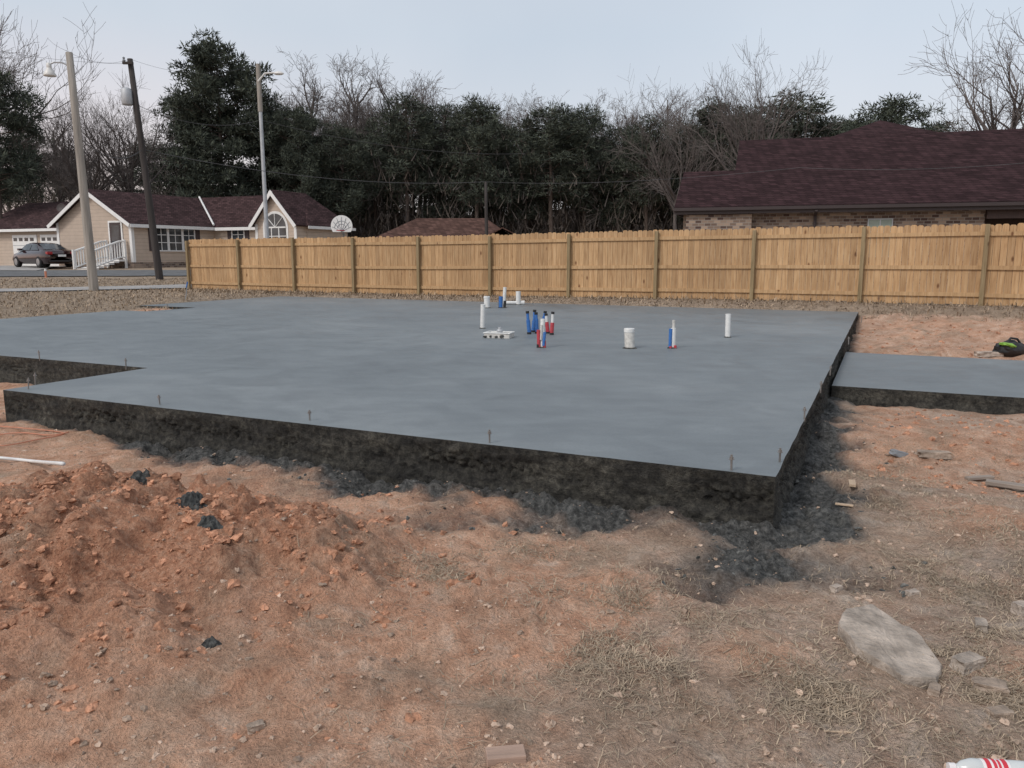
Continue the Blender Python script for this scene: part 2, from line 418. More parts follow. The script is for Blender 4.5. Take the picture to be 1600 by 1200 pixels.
def needles(name, c, lo=.6, hi=1.45):
    m, nt, b = newmat(name); v = mapped(nt)
    g = nn(nt, 'ShaderNodeNewGeometry')
    col = ramp(nt, noi(nt, v, .9, 3), [(.32, sc(c, lo)), (.68, sc(c, hi))])
    k = ramp(nt, g.outputs['Random Per Island'], [(0, (.6, .6, .65)), (1, (1.15, 1.1, 1))])
    nt.links.new(mixc(nt, 1.0, col, k, 'MULTIPLY'), b.inputs['Base Color']); b.inputs['Roughness'].default_value = .9
    b.inputs['Specular IOR Level'].default_value = .1; return m
M['needle'] = needles('pine_needles', (.074, .088, .071))  # needle green lightened and greyed, distance haze put into the colour
M['brush'] = needles('undergrowth', (.095, .083, .076), .75, 1.25)

# ------------------------------------------------------------ ground
def axis_x():
    pos = [0.0]; x = 0.0
    while x < 420:
        st = .018 if x < 2.8 else .018+(x-2.8)*.03
        x += min(st, 25); pos.append(x)
    return [-p for p in reversed(pos[1:])]+pos
def axis_y():
    ys = [-60, -40, -25, -15, -8, -4, -2, -1, -.4, .2, .6, 1.0, 1.3, 1.5, 1.7]; y = 1.8
    while y < 500:
        ys.append(y)
        y += min(.018 if y < 4.9 else .018+(y-4.9)*.0135, 20)
    return ys
XS, YS = axis_x(), axis_y()
gv = []; gm = []
for y in YS:
    for x in XS:
        gv.append((x, y, gh(x, y)))
        gm.extend(masks(x, y) if -5 < y < 60 and abs(x) < 45 else (0, 0, 1, 0))
nx = len(XS)
gf = [(j*nx+i, j*nx+i+1, (j+1)*nx+i+1, (j+1)*nx+i) for j in range(len(YS)-1) for i in range(nx-1)]
me = bpy.data.meshes.new('ground'); me.from_pydata(gv, [], gf); me.materials.append(M['ground'])
at = me.attributes.new('Mask', 'FLOAT_COLOR', 'POINT'); at.data.foreach_set('color', gm)
me.shade_smooth(); me.update()
go = bpy.data.objects.new('ground', me); COL.objects.link(go); tag(go, kind='structure')

def strip(name, left, right, m, lift=.03, n=40, k=6):
    mb = MB(); vs = []; fs = []
    def at(l, t):
        t *= len(l)-1; i = min(int(t), len(l)-2); u = t-i
        return (l[i][0]*(1-u)+l[i+1][0]*u, l[i][1]*(1-u)+l[i+1][1]*u)
    for i in range(n+1):
        p, q = at(left, i/n), at(right, i/n)
        for j in range(k+1):
            x = p[0]+(q[0]-p[0])*j/k; y = p[1]+(q[1]-p[1])*j/k
            vs.append((x, y, gh(x, y)+lift))
    for i in range(n):
        for j in range(k):
            a = i*(k+1)+j; fs.append((a, a+1, a+k+2, a+k+1))
    mb.add(vs, fs); o = mb.build(name, m, smooth=True); tag(o, kind='structure'); return o
strip('road', [(-60, 37.2), (-30, 36.6), (-12, 37.5), (10, 33)], [(-60, 42.6), (-30, 41.2), (-12, 41.5), (10, 37)], M['asph'], .04)
strip('driveway', [(-34, 41.0), (-32, 50.5)], [(-24.3, 40.6), (-25.8, 46.2)], M['conc'], .06, 14)
strip('path', [(-50, 21.0), (-20, 26.3), (-13.2, 29.4), (-8, 33)], [(-50, 24.4), (-20, 29.2), (-13.2, 32.2), (-8, 35.5)], M['conc'], .04)

# ------------------------------------------------------------ slab
def slab_part():
    root = thing('concrete_slab', 'large freshly poured grey concrete house foundation slab with dark rough edges before the fence', 'foundation', (C0[0], C0[1], 0))
    loc = lambda a, b, z: (a*E1[0]+b*E2[0], a*E1[1]+b*E2[1], z)
    mb = MB(); n = len(SLAB)
    cz = sum(SLAB[i][0]*SLAB[(i+1) % n][1]-SLAB[(i+1) % n][0]*SLAB[i][1] for i in range(n))
    rows = [0, .010]+[.022+.0145*k for k in range(23)]+[.38, .55]
    top = []
    for i in range(n):
        p, q = SLAB[i], SLAB[(i+1) % n]
        L = sqrt((q[0]-p[0])**2+(q[1]-p[1])**2); d = ((q[0]-p[0])/L, (q[1]-p[1])/L)
        nrm = (d[1], -d[0]) if cz > 0 else (-d[1], d[0])
        near = i in (0, n-1, n-2, n-3)
        nc = max(2, int(L/(.0145 if i == n-1 else .025 if i == 0 else .04 if near else .3))); vs = []; fs = []
        for c in range(nc+1):
            t = c/nc*L; a0, b0 = p[0]+d[0]*t, p[1]+d[1]*t
            e = 1 if 0 < c < nc else 0
            honey = ss(-.25, .3, noise.fractal(Vector((t*.9+i*13, 2.2, i)), 1, 2, 3)+.08) if near else 0
            bulk = .4+.8*abs(noise.noise(Vector((t*2.3, i*3, 0))))+.5*abs(noise.noise(Vector((t*9, i*3, 4))))
            edge0 = noise.noise(Vector((t*3, i*7, 0)))*.006*e
            for r in rows:
                w = min(r/.04, 1)*e; o = edge0
                if w > 0 and near:
                    f1 = noise.fractal(Vector((t*5+i*31, r*8, i)), 1, 2, 4); f2 = noise.fractal(Vector((t*20+i*31, r*24, i)), 1, 2, 3)
                    band = math.exp(-((r-.16)/.085)**2)
                    vd = noise.voronoi(Vector((t*20+i*11, r*24, i*3.1)))[0][0]
                    pit = -honey*band*(.038*ss(-.05, .45, f2)+.030*(ss(.2, .6, vd)))
                    bulge = ss(.24, .33, r+f1*.05)*.018*bulk
                    o += w*(f1*.018+f2*.011+bulge+pit)
                zz = ZT-r if r else ZT
                if r == 0 and c < nc: top.append(loc(a0+nrm[0]*o, b0+nrm[1]*o, ZT))
                vs.append(loc(a0+nrm[0]*o, b0+nrm[1]*o, zz))
        k = len(rows)
        for c in range(nc):
            for r in range(k-1):
                fs.append((c*k+r, c*k+r+1, (c+1)*k+r+1, (c+1)*k+r))
        mb.add(vs, fs)
    mb.build('slab_edge', M['edge'], root, smooth=True, label='dark rough concrete side of the slab')
    mb = MB(); mb.add(top, [tuple(range(len(top)))])
    mb.build('slab_top', M['slab'], root)
slab_part()
def pad():
    a0, a1, b0, b1 = PAD; z = .13
    root = thing('concrete_pad', 'lower grey concrete pad joining the right side of the large slab', 'pad', (*wxy(a0, b0), 0))
    lc = lambda a, b, zz: ((a-a0)*E1[0]+(b-b0)*E2[0], (a-a0)*E1[1]+(b-b0)*E2[1], zz)
    mb = MB(); mb.quad(lc(a0, b0, z), lc(a1, b0, z), lc(a1, b1, z), lc(a0, b1, z)); mb.build('pad_top', M['slab'], root)
    mb = MB()
    for (p, q, nrm) in (((a0, b0), (a1, b0), (0, -1)), ((a1, b0), (a1, b1), (1, 0)), ((a1, b1), (a0, b1), (0, 1))):
        L = abs(q[0]-p[0])+abs(q[1]-p[1]); nc = int(L/.06); rows = [0, .015, .05, .09, .13, .18, .35]; vs = []; fs = []
        for c in range(nc+1):
            t = c/nc
            for r in rows:
                o = (noise.fractal(Vector((t*L*12, r*30, nrm[0])), 1, 2, 3)*.014+ss(.1, .2, r)*.03) if r > .02 and 0 < c < nc else 0
                vs.append(lc(p[0]+(q[0]-p[0])*t+nrm[0]*o, p[1]+(q[1]-p[1])*t+nrm[1]*o, z-r))
        k = len(rows)
        for c in range(nc):
            for r in range(k-1): fs.append((c*k+r, c*k+r+1, (c+1)*k+r+1, (c+1)*k+r))
        mb.add(vs, fs)
    mb.build('pad_edge', M['edge'], root, smooth=True)
pad()

# anchor bolts
BOLTS = [(1143, 735, 26, 'anchor bolt in the front slab edge, nearest the front right corner'),
 (765, 692, 22, 'anchor bolt in the front slab edge, second from the front right corner'),
 (484, 657, 17, 'anchor bolt in the front slab edge, third from the front right corner'),
 (250, 632, 16, 'anchor bolt in the front slab edge, fourth from the front right corner'),
 (55, 599, 17, 'anchor bolt at the left front corner of the slab, right one of the close pair'),
 (44, 608, 18, 'anchor bolt at the left front corner of the slab, left one of the close pair'),
 (197, 575, 18, 'anchor bolt at the inner corner of the slab step on the left'),
 (62, 561, 14, 'anchor bolt on the set-back slab edge at the far left'),
 (1218, 722, 24, 'anchor bolt in the right slab edge, nearest the front right corner'),
 (1257, 655, 20, 'anchor bolt in the right slab edge, second from the front'),
 (1282, 611, 16, 'anchor bolt in the right slab edge, third from the front'),
 (1297, 584, 13, 'anchor bolt in the right slab edge, beside the lower pad'),
 (1326, 536, 10, 'anchor bolt in the right slab edge, behind the lower pad'),
 (1346, 503, 8, 'anchor bolt in the right slab edge, nearest the back corner'),
 (262, 482, 9, 'anchor bolt at the notch in the far left slab edge')]
for (px, py, hp, lb) in BOLTS:
    p = atz(px, py, ZT); s = p.y/F; h = min(.115, max(.08, hp*s))
    t = thing('anchor_bolt', lb, 'bolt', (p.x, p.y, ZT), RN.random(), 'anchor bolts around the slab edge')
    ln = (RN.uniform(-.008, .008), RN.uniform(-.008, .008))
    mb = MB(); mb.tube([(0, 0, -.02), (ln[0], ln[1], h)], .0065, 8); mb.build('rod', M['steel'], t)
    mb = MB(); mb.lathe([(.012, h*.74), (.012, h*.74+.012)], 6, Matrix.Translation((ln[0]*.75, ln[1]*.75, 0))); mb.build('nut', M['steel'], t)
    mb = MB(); mb.lathe([(.017, h*.74-.004), (.017, h*.74-.0005)], 14, Matrix.Translation((ln[0]*.75, ln[1]*.75, 0))); mb.build('washer', M['steel'], t)

# plumbing stubs
def base(px, pb): 
    p = atz(px, pb, ZT); return p, p.y/F*1.0
def cap_pipe(px, pb, pt, w, label, capped=True, m='pvc'):
    p, s = base(px, pb); h = (pb-pt)*s; r = w*s/2
    t = thing('drain_pipe', label, 'pipe', p, 0, 'white drain pipes standing up out of the slab')
    e = (RN.uniform(-.02, .02), RN.uniform(-.02, .02))
    mb = MB(); mb.tube([(0, 0, -.02), (e[0]*.9, e[1]*.9, h*.92)], r*.93, 20); mb.build('pipe', M[m], t, smooth=False)
    mb = MB(); Mx = Matrix.Translation((e[0]*.9, e[1]*.9, 0))
    if capped: mb.lathe([(r*.94, h*.80), (r, h*.81), (r, h*.97), (r*.95, h)], 20, Mx)
    else: mb.lathe([(r*.97, h*.90), (r*.97, h*.93), (r*.85, h*.935)], 20, Mx)
    mb.build('cap', M['pvc'], t)
    mb = MB(); mb.lathe([(r*1.4, .0), (r*1.15, .008), (r*.94, .014)], 16); mb.build('collar', M['edge'], t)
cap_pipe(761, 481, 463, 10, 'short white capped drain pipe at the back of the slab, left of the taped bundle')
cap_pipe(810, 476, 454, 8, 'slim white drain pipe at the back of the slab, right of the taped bundle', False)
cap_pipe(754, 513, 473, 8, 'slim white drain pipe standing just behind the white plastic box', False)
cap_pipe(984, 544, 513, 17, 'thick short white drain pipe with a wide cap in mid slab', True, 'pvcd')
cap_pipe(1137, 527, 488, 9, 'tall slim white drain pipe, the rightmost pipe on the slab', False)
def bundle(px, pb, pt, label, spec):
    p, s = base(px, pb); H = (pb-pt)*s
    t = thing('pipe_bundle', label, 'pipes', p, 0, 'taped bundles of pipes standing up out of the slab')
    for (nm, m, dx, dy, r, z0, z1, lean) in spec:
        mb = MB(); mb.tube([(dx*s, dy*s, z0*H-.01), (dx*s+lean*s, dy*s, z1*H)], r*s, 12); mb.build(nm, M[m], t)
    mb = MB(); mb.lathe([(8*s, 0), (6.5*s, .01), (5*s, .015)], 16); mb.build('collar', M['edge'], t)
bundle(785, 481, 449, 'leaning white and blue taped pipe bundle at the back of the slab', [('pipe', 'pvc', 2, 0, 2.6, 0, 1, 2), ('sleeve', 'blue', -2.5, -1, 3, .0, .55, 0), ('sleeve', 'black', -4, 1, 2, 0, .5, 0), ('tape', 'black', 3, -2, 2.2, 0, .35, 1)])
bundle(846, 543, 498, 'white pipe bundle with red and blue sleeves nearest the camera, before the coloured lines', [('pipe', 'pvc', 1, 0, 3.8, .0, 1, 1), ('sleeve', 'redp', -4, -2, 2.8, 0, .62, -1), ('sleeve', 'blue', 3, -4, 2.3, .1, .55, 2), ('sleeve', 'redp', 4.5, -3, 2.4, .0, .25, 0), ('pipe', 'pvcd', -1, -4, 1.6, .3, .8, 1), ('tape', 'black', -5.5, -3, 2.2, .0, .12, 0)])
bundle(1050, 544, 500, 'white and blue pipe bundle with a red foot, right of the thick capped pipe', [('pipe', 'pvc', 1.5, 0, 4, .0, .72, 0), ('pipe', 'pvcd', 2, 2, 2.4, .5, 1, 0), ('sleeve', 'blue', -3.5, -2, 2.6, .08, .7, 0), ('sleeve', 'redp', 4, -3, 2.6, 0, .11, 0), ('sleeve', 'redp', -3, -4, 2.2, 0, .08, 0)])
LN = [(827, 522, 486, 'blue', 'blue water line with a black tip, leftmost of the mid slab cluster', -2),
      (833, 519, 484, 'blue', 'blue water line with a black tip, second from left in the mid slab cluster', 1.5),
      (839, 521, 488, 'blue', 'blue water line with a black tip, third from left in the mid slab cluster', -1),
      (848, 518, 486, 'blue', 'blue water line beside the red ones in the mid slab cluster', 2.5),
      (856, 521, 490, 'redp', 'red water line in the mid slab cluster, left one of two', -2),
      (862, 523, 487, 'redp', 'red water line in the mid slab cluster, rightmost of all', 1)]
for (px, pb, pt, m, lb, l) in LN:
    p, s = base(px, pb); H = (pb-pt)*s
    t = thing('water_line', lb, 'pipe', p, 0, 'coloured water lines in the mid slab cluster')
    k = RN.uniform(.5, .8)
    mb = MB(); mb.tube([(0, 0, .08*H), (l*s, 0, H*k)], 3.0*s, 12); mb.build('sleeve', M[m], t)
    mb = MB(); mb.tube([(l*s, 0, H*k), (l*1.4*s, 0, H*.93)], 2.2*s, 10); mb.build('tube', M['pvc' if m == 'redp' else 'blue'], t)
    mb = MB(); mb.tube([(l*1.4*s, 0, H*.90), (l*1.6*s, 0, H)], 2.7*s, 10); mb.build('cap', M['black'], t)
    mb = MB(); mb.tube([(0, 0, -.01), (l*.1*s, 0, H*.09)], 3.4*s, 10); mb.build('foot_wrap', M['black'], t)
# irregular lump templates
def ico(sub):
    import bmesh
    bm = bmesh.new(); bmesh.ops.create_icosphere(bm, subdivisions=sub, radius=1)
    bm.verts.ensure_lookup_table(); v = [q.co.copy() for q in bm.verts]; f = [tuple(x.index for x in q.verts) for q in bm.faces]; bm.free(); return v, f
ICO1, ICO2, ICO3 = ico(1), ico(2), ico(3)
def tpl(src, k):
    v, f = src; out = []
    for q in v:
        d = noise.voronoi(q*1.4+Vector((k*3.3, k, 0)))[0][0]
        out.append(q*(.75+.5*noise.noise(q*1.2+Vector((k*9.1, 0, 0)))+.38*noise.noise(q*2.9+Vector((0, k*5.3, 0)))+.2*noise.noise(q*6+Vector((0, 0, k)))+.3*(.5-d)))
    return out, f
TPL1 = [tpl(ICO1, k) for k in range(8)]; TPL2 = [tpl(ICO2, k+20) for k in range(8)]
def blob(mb, c, r, flat=.7):
    v, f = RN.choice(TPL2 if r > .012 else TPL1)
    a, b_ = RN.uniform(0, 6.28), RN.uniform(-.6, .6); R = Matrix.Rotation(a, 3, 'Z')@Matrix.Rotation(b_, 3, 'X')
    k = (RN.uniform(.75, 1.5), RN.uniform(.7, 1.25), RN.uniform(flat*.75, flat*1.25))
    mb.add([c+R@Vector((q.x*r*k[0], q.y*r*k[1], q.z*r*k[2])) for q in v], f)
def tubbox():
    p, s = base(780, 527)
    t = thing('drain_box', 'low white plastic drain box with mud on it set in the slab', 'box', p, radians(-16))
    w, d, h = .21, .14, .085
    mb = MB(); mb.box(-w, w, -d, d, -.02, h*.8); mb.build('box', M['pvcd'], t, bevel=.012)
    mb = MB()
    mb.box(-w-.01, w+.01, -d-.01, -d+.025, h*.8+.001, h); mb.box(-w-.01, w+.01, d-.025, d+.01, h*.8+.001, h)
    mb.box(-w-.01, -w+.03, -d+.026, d-.026, h*.8+.001, h); mb.box(w-.03, w+.01, -d+.026, d-.026, h*.8+.001, h); mb.build('rim', M['pvc'], t, bevel=.005)
    mb = MB(); mb.lathe([(.045, h*.8), (.05, h*1.25), (.04, h*1.5), (.028, h*1.5), (.026, h*1.9)], 16, Matrix.Translation((.01, 0, 0))); mb.build('drain_fitting', M['galv'], t)
    for k in range(4):
        mb = MB(); blob(mb, Vector((-w*.9+k*.09, -d-.008, .02+.01*(k % 2))), .028); mb.build('mud', M['splat'], t)
tubbox()
p, s = base(803, 476)
t = thing('elbow_pipe', 'white pipe lying flat at the back of the slab beside the slim drain pipe', 'pipe', p)
mb = MB(); mb.tube([(-.22, 0, .05), (.2, .02, .05)], .045, 14); mb.build('pipe', M['pvc'], t)
mb = MB(); mb.tube([(.19, .02, .05), (.28, .02, .05)], .056, 14); mb.build('coupling', M['pvc'], t)

# ------------------------------------------------------------ fence
def fence():
    A = Vector(FA); d = Vector(FD).normalized(); rz = atan2(d.y, d.x); nb = 16; sp = 2.55; FH = 1.82
    z0 = gh(A.x, A.y)
    root = thing('wooden_fence', 'long new yellow pine privacy fence with posts and rails facing the slab', 'fence', (A.x, A.y, z0), rz)
    gz = lambda x: gbase(A.x+d.x*x, A.y+d.y*x)-z0-.02
    for k in range(nb+1):
        x = k*sp; g = gz(x); mb = MB(); h = FH+RN.uniform(-.02, .05)
        mb.box(x-.045, x+.045, -.132, -.042, g-.3, g+h); mb.build('post', M['post'], root, bevel=.006)
    for k in range(nb):
        x0, x1 = k*sp, (k+1)*sp
        for hz in (.22, .84, 1.60):
            mb = MB(); a, b = gz(x0)+hz+RN.uniform(-.01, .01), gz(x1)+hz+RN.uniform(-.01, .01)
            vs = [(x0+.002, -.040, a), (x1-.002, -.040, b), (x1-.002, -.002, b), (x0+.002, -.002, a), (x0+.002, -.040, a+.09), (x1-.002, -.040, b+.09), (x1-.002, -.002, b+.09), (x0+.002, -.002, a+.09)]
            mb.add(vs, [(0,3,2,1),(4,5,6,7),(0,1,5,4),(1,2,6,5),(2,3,7,6),(3,0,4,7)]); mb.build('rail', M['rail'], root)
        mb = MB(); n = 18; w = (x1-x0)/n
        for i in range(n):
            a = x0+i*w+.003+RN.uniform(0, .002); b = x0+(i+1)*w-.003; g = gz((a+b)/2)+.04+RN.uniform(-.015, .015); h = FH+RN.uniform(-.014, .014); y = RN.uniform(0, .004)
            mb.prism([(a, g), (b, g), (b, g+h-.03), (b-.03, g+h), (a+.03, g+h), (a, g+h-.03)], y, y+.016)
        mb.build('picket_panel', M['picket'], root)
fence()

# ------------------------------------------------------------ poles and wires
def pole(px0, pyb, px1, pyt, Y, r, m, name, label):
    b = atY(px0, pyb, Y); b.z = gh(b.x, b.y); tp = atY(px1, pyt, Y)
    root = thing(name, label, 'pole', b); mb = MB()
    v = tp-b; mb.tube([Vector((0,0,-.3))]+[v*k for k in (.0, .25, .5, .75, 1)], [r*1.1, r*1.1, r, r*.92, r*.84, r*.75], 12); mb.build('pole', M[m], root, smooth=True)
    return root, b, v
def on(b, v, Y, py):
    z = atY(400, py, Y).z; return v*((z-b.z)/v.z)
p1, b1, v1 = pole(147, 455, 108, 82, 28.6, .15, 'polewood', 'utility_pole', 'pale weathered utility pole leaning left with a bell lamp near its top')
q = on(b1, v1, 28.6, 104)
mb = MB(); mb.tube([q, q+Vector((-.25, -.05, .12)), q+Vector((-.5, -.1, .12)), q+Vector((-.68, -.12, .04))], .03, 8); mb.build('lamp_arm', M['galv'], p1)
mb = MB(); Mx = Matrix.Translation(q+Vector((-.68, -.12, -.34)))@Matrix.Scale(.82, 4); mb.lathe([(.24, 0), (.25, .03), (.2, .16), (.11, .28), (.09, .34), (.1, .36), (.1, .5), (.04, .54)], 16, Mx); mb.build('lamp_head', M['lamp'], p1, smooth=True)
p2, b2, v2 = pole(250, 442, 203, 92, 35.5, .15, 'darkpole', 'utility_pole', 'dark leaning utility pole with a grey transformer, in front of the tan house')
q = on(b2, v2, 35.5, 165)
mb = MB(); mb.lathe([(.2, 0), (.23, .04), (.23, .6), (.18, .68), (.06, .72)], 16, Matrix.Translation(q+Vector((-.32, -.12, -.0)))); mb.build('transformer', M['galv'], p2, smooth=True)
q = v2*.985
mb = MB(); mb.box(q.x-.24, q.x+.2, q.y-.25, q.y-.14, q.z-.12, q.z-.02); mb.build('crossarm', M['darkpole'], p2)
mb = MB(); mb.lathe([(.05, 0), (.07, .06), (.03, .1), (.06, .16), (.02, .2)], 8, Matrix.Translation(q+Vector((-.18, -.2, -.02))))
mb.build('insulator', M['grey'], p2)
p3, b3, v3 = pole(419, 400, 403, 100, 39, .10, 'galv', 'light_pole', 'tall thin pale light pole with a short lamp arm, before the arched window', )
q = on(b3, v3, 39, 114)
mb = MB(); mb.tube([q+Vector((0,-.1,-.4)), q+Vector((.35, -.15, -.05)), q+Vector((.8, -.15, -.02))], .045, 8); mb.build('lamp_arm', M['lamp'], p3)
mb = MB(); mb.lathe([(.08, 0), (.13, .05), (.09, .13), (.03, .16)], 12, Matrix.Translation(q+Vector((1.0, -.16, -.12)))@Matrix.Scale(2.0, 4, (1,0,0))); mb.build('lamp_head', M['lamp'], p3)
mb = MB(); a_ = v3*.78; c_ = v3*1.0; mb.tube([a_, c_], [.115, .105], 12); mb.build('upper_sleeve', M['polewood'], p3)
p4, b4, v4 = pole(761, 420, 759, 284, 44, .1, 'darkpole', 'utility_pole', 'slim dark brown service pole behind the middle of the fence')
def wire(label, pts, sag, r=.014):
    mb = MB(); out = []
    for i in range(len(pts)-1):
        a, b = Vector(pts[i]), Vector(pts[i+1])
        for k in range(17 if i == len(pts)-2 else 16):
            t = k/16; out.append(a.lerp(b, t)+Vector((0, 0, -sag*4*t*(1-t))))
    mb.tube(out, r, 4); o = mb.build('power_line', M['wire']); tag(o, label, 'wire', 'overhead power lines')
T1, T2, T3, T4 = b1+v1, b2+v2, b3+v3, b4+v4
wire('thin wire running from the lamp pole top to the dark pole top', [T1, T2], .25, .005)
wire('thin wire from the dark pole top to the thin light pole top', [T2, T3], .5, .005)
wire('upper wire running off left from the dark pole top', [atY(-300, 0, 30), T2+Vector((-.2, 0, -.2))], .5, .005)
wire('lower service wire passing the lamp pole and dark pole to the slim brown pole', [b1+v1*.66, b2+v2*.6, T4], .55, .014)
wire('service wire from the slim brown pole across the dark red roof', [T4, atY(1250, 262, 27), atY(1800, 232, 22)], .25, .008)
wire('wire from the transformer across the thin light pole into the trees', [b2+v2*.8, b3+v3*.74, atY(820, 240, 50)], .5, .01)

# ------------------------------------------------------------ tan house
def win(parent, x0, x1, z0, z1, y, nx_=2, nz_=2, Mx=None, glass='glass', fr_=.07, fm='white'):
    f = MB(); Mx = Mx or Matrix.Identity(4)
    f.box(x0-fr_, x1+fr_, y-.06, y-.003, z1, z1+fr_, Mx); f.box(x0-fr_, x1+fr_, y-.08, y-.003, z0-fr_, z0, Mx)
    f.box(x0-fr_, x0, y-.06, y-.003, z0+.001, z1-.001, Mx); f.box(x1, x1+fr_, y-.06, y-.003, z0+.001, z1-.001, Mx)
    for i in range(1, nx_):
        xx = x0+(x1-x0)*i/nx_; f.box(xx-.02, xx+.02, y-.045, y-.004, z0+.002, z1-.002, Mx)
    for i in range(1, nz_):
        zz = z0+(z1-z0)*i/nz_; f.box(x0+.002, x1-.002, y-.040, y-.005, zz-.018, zz+.018, Mx)
    w = f.build('window', M[fm], parent)
    g = MB(); g.box(x0+.003, x1-.003, y-.03, y-.008, z0+.003, z1-.003, Mx); g.build('pane', M[glass], w)
    return w
def roofslab(mb, pts, th=.09):
    pts = [Vector(p) for p in pts]; n = (pts[1]-pts[0]).cross(pts[2]-pts[0]).normalized()
    if n.z < 0: n = -n
    lo = [p-n*th for p in pts]; k = len(pts)
    mb.add(pts+lo, [tuple(range(k)), tuple(range(2*k-1, k-1, -1))]+[(i, i+k, (i+1) % k+k, (i+1) % k) for i in range(k)])
def tan_house():
    HX, HY = -20.9, 44
    root = thing('tan_house', 'tan single storey house with maroon roof and white trim, left of the fence', 'house', (HX, HY, gbase(HX, HY)), radians(-25))
    ez, rz = 2.62, 4.38; hw = 3.05; XE = 7.2; YB = 9.8; YR = 7.9; BX = 5.65
    w = MB()
    w.prism([(-6.1, -.4), (0, -.4), (0, ez), (-3.05, rz-.05), (-6.1, ez)], 0, 8.2)
    w.build('front_wing_wall', M['siding'], root)
    w = MB(); w.box(-6, XE, 6, YB, -.4, ez); w.build('wall', M['siding'], root)
    w = MB(); w.prism([(BX-1.5, -.4), (BX+1.5, -.4), (BX+1.5, ez), (BX, 4.25), (BX-1.5, ez)], 5.1, 7.8); w.build('gable_bay_wall', M['siding'], root)
    w = MB(); w.box(-15, -6.11, 1.0, 8, -.4, 2.45); w.build('garage_wall', M['siding'], root)
    f = MB(); f.box(-6.14, .04, -.04, 0, -.4, .32); f.box(.001, .04, 0.001, 6, -.4, .32); f.build('foundation', M['brick'], root)
    r = MB(); o = .35; s_ = (rz-ez)/hw
    roofslab(r, [(-3.05, -o, rz), (-3.05, 8.0, rz), (o, 8.0, ez-o*s_), (o, -o, ez-o*s_)])
    roofslab(r, [(-3.05, -o, rz+.001), (-3.05, 8.0, rz+.001), (-6.1-o, 8.0, ez-o*s_), (-6.1-o, -o, ez-o*s_)])
    zt = rz+.015; ze = ez-.24
    roofslab(r, [(-5, 6-o, ze+.02), (XE+o, 6-o, ze+.02), (XE-1.6, YR, zt), (-5, YR, zt)])
    roofslab(r, [(-5, YB+o, ze), (XE+o, YB+o, ze), (XE-1.6, YR, zt+.002), (-5, YR, zt+.002)])
    roofslab(r, [(XE+o, 6-o, ze+.021), (XE+o, YB+o, ze+.021), (XE-1.6, YR, zt+.004)])
    roofslab(r, [(BX, 4.8, 4.4), (BX, 7.9, 4.4), (BX+1.75, 7.9, ez-.22), (BX+1.75, 4.8, ez-.22)])
    roofslab(r, [(BX, 4.8, 4.402), (BX, 7.9, 4.402), (BX-1.75, 7.9, ez-.22), (BX-1.75, 4.8, ez-.22)])
    roofslab(r, [(-15.5, .6, 2.32), (-6.2, .6, 2.32), (-6.2, 4.6, 4.2), (-15.5, 4.6, 4.2)])
    roofslab(r, [(-15.5, 8.5, 2.32), (-6.2, 8.5, 2.32), (-6.2, 4.6, 4.203), (-15.5, 4.6, 4.203)])
    rf = r.build('roof', M['roof_a'], root)
    def rake(xa, za, xb, zb, y):
        t = MB()
        d = Vector((xb-xa, 0, zb-za)); n = Vector((-d.z, 0, d.x)).normalized()*.2
        if n.z > 0: n = -n
        t.add([(xa, y, za-.02), (xb, y, zb-.02), (xb+n.x, y, zb+n.z-.02), (xa+n.x, y, za+n.z-.02)]+[(xa, y+.03, za-.02), (xb, y+.03, zb-.02), (xb+n.x, y+.03, zb+n.z-.02), (xa+n.x, y+.03, za+n.z-.02)],
              [(0,1,2,3),(7,6,5,4),(0,4,5,1),(1,5,6,2),(2,6,7,3),(3,7,4,0)])
        t.build('rake_trim', M['white'], root)
    zl = ez-o*s_
    rake(-3.05, rz, o, zl, -o-.035); rake(-3.05, rz, -6.1-o, zl, -o-.036)
    rake(BX, 4.4, BX+1.75, ez-.22, 4.762); rake(BX, 4.4, BX-1.75, ez-.22, 4.763)
    def part(nm, m, *a):
        t = MB(); t.box(*a); t.build(nm, M[m], root)
    part('gutter', 'white', o+.003, o+.03, -o, 5.7, zl-.2, zl-.02); part('gutter', 'white', .45, BX-1.8, 5.6, 5.63, ze-.18, ze)
    part('gutter', 'white', -15.5, -6.5, .55, .58, 2.14, 2.3); part('gutter', 'white', XE+o+.003, XE+o+.03, 5.65, YB+o, ze-.16, ze)
    t = MB(); t.tube([(.38, 5.62, zl+.12), (-3.0, 7.85, rz+.07)], .06, 6); t.build('valley_flashing', M['white'], root)
    for a in ((-.16, .02, -.03, -.002, .33, ez-.05), (-6.12, -5.94, -.031, -.002, .33, ez-.05), (.002, .03, -.028, .15, .33, ez-.06), (BX-1.52, BX-1.34, 5.07, 5.097, 0, 2.5), (BX+1.34, BX+1.52, 5.07, 5.097, 0, 2.5)):
        part('corner_board', 'white', *a)
    # door and steps running straight out from the door
    d = MB(); d.box(-1.65, -.75, -.05, -.003, .5, 2.5); dr = d.build('door', M['shutter'], root)
    d = MB(); d.box(-1.52, -.88, -.058, -.051, 1.3, 2.35); d.build('pane', M['glass'], dr)
    d = MB(); d.box(-1.75, -1.652, -.055, -.002, .5, 2.6); d.box(-.748, -.65, -.055, -.002, .5, 2.6); d.box(-1.651, -.749, -.056, -.002, 2.502, 2.6); d.build('door_frame', M['white'], root)
    st = MB(); st.box(-1.85, -.45, -.55, -.06, .38, .48)
    for k in range(5): st.box(-1.85, -.45, -.55-.32*(k+1), -.55-.32*k-.002, .30-.09*k, .36-.09*k)
    st.build('steps', M['white'], root)
    def ln(y): return .48-max(0, -.5-y)/1.7*.55
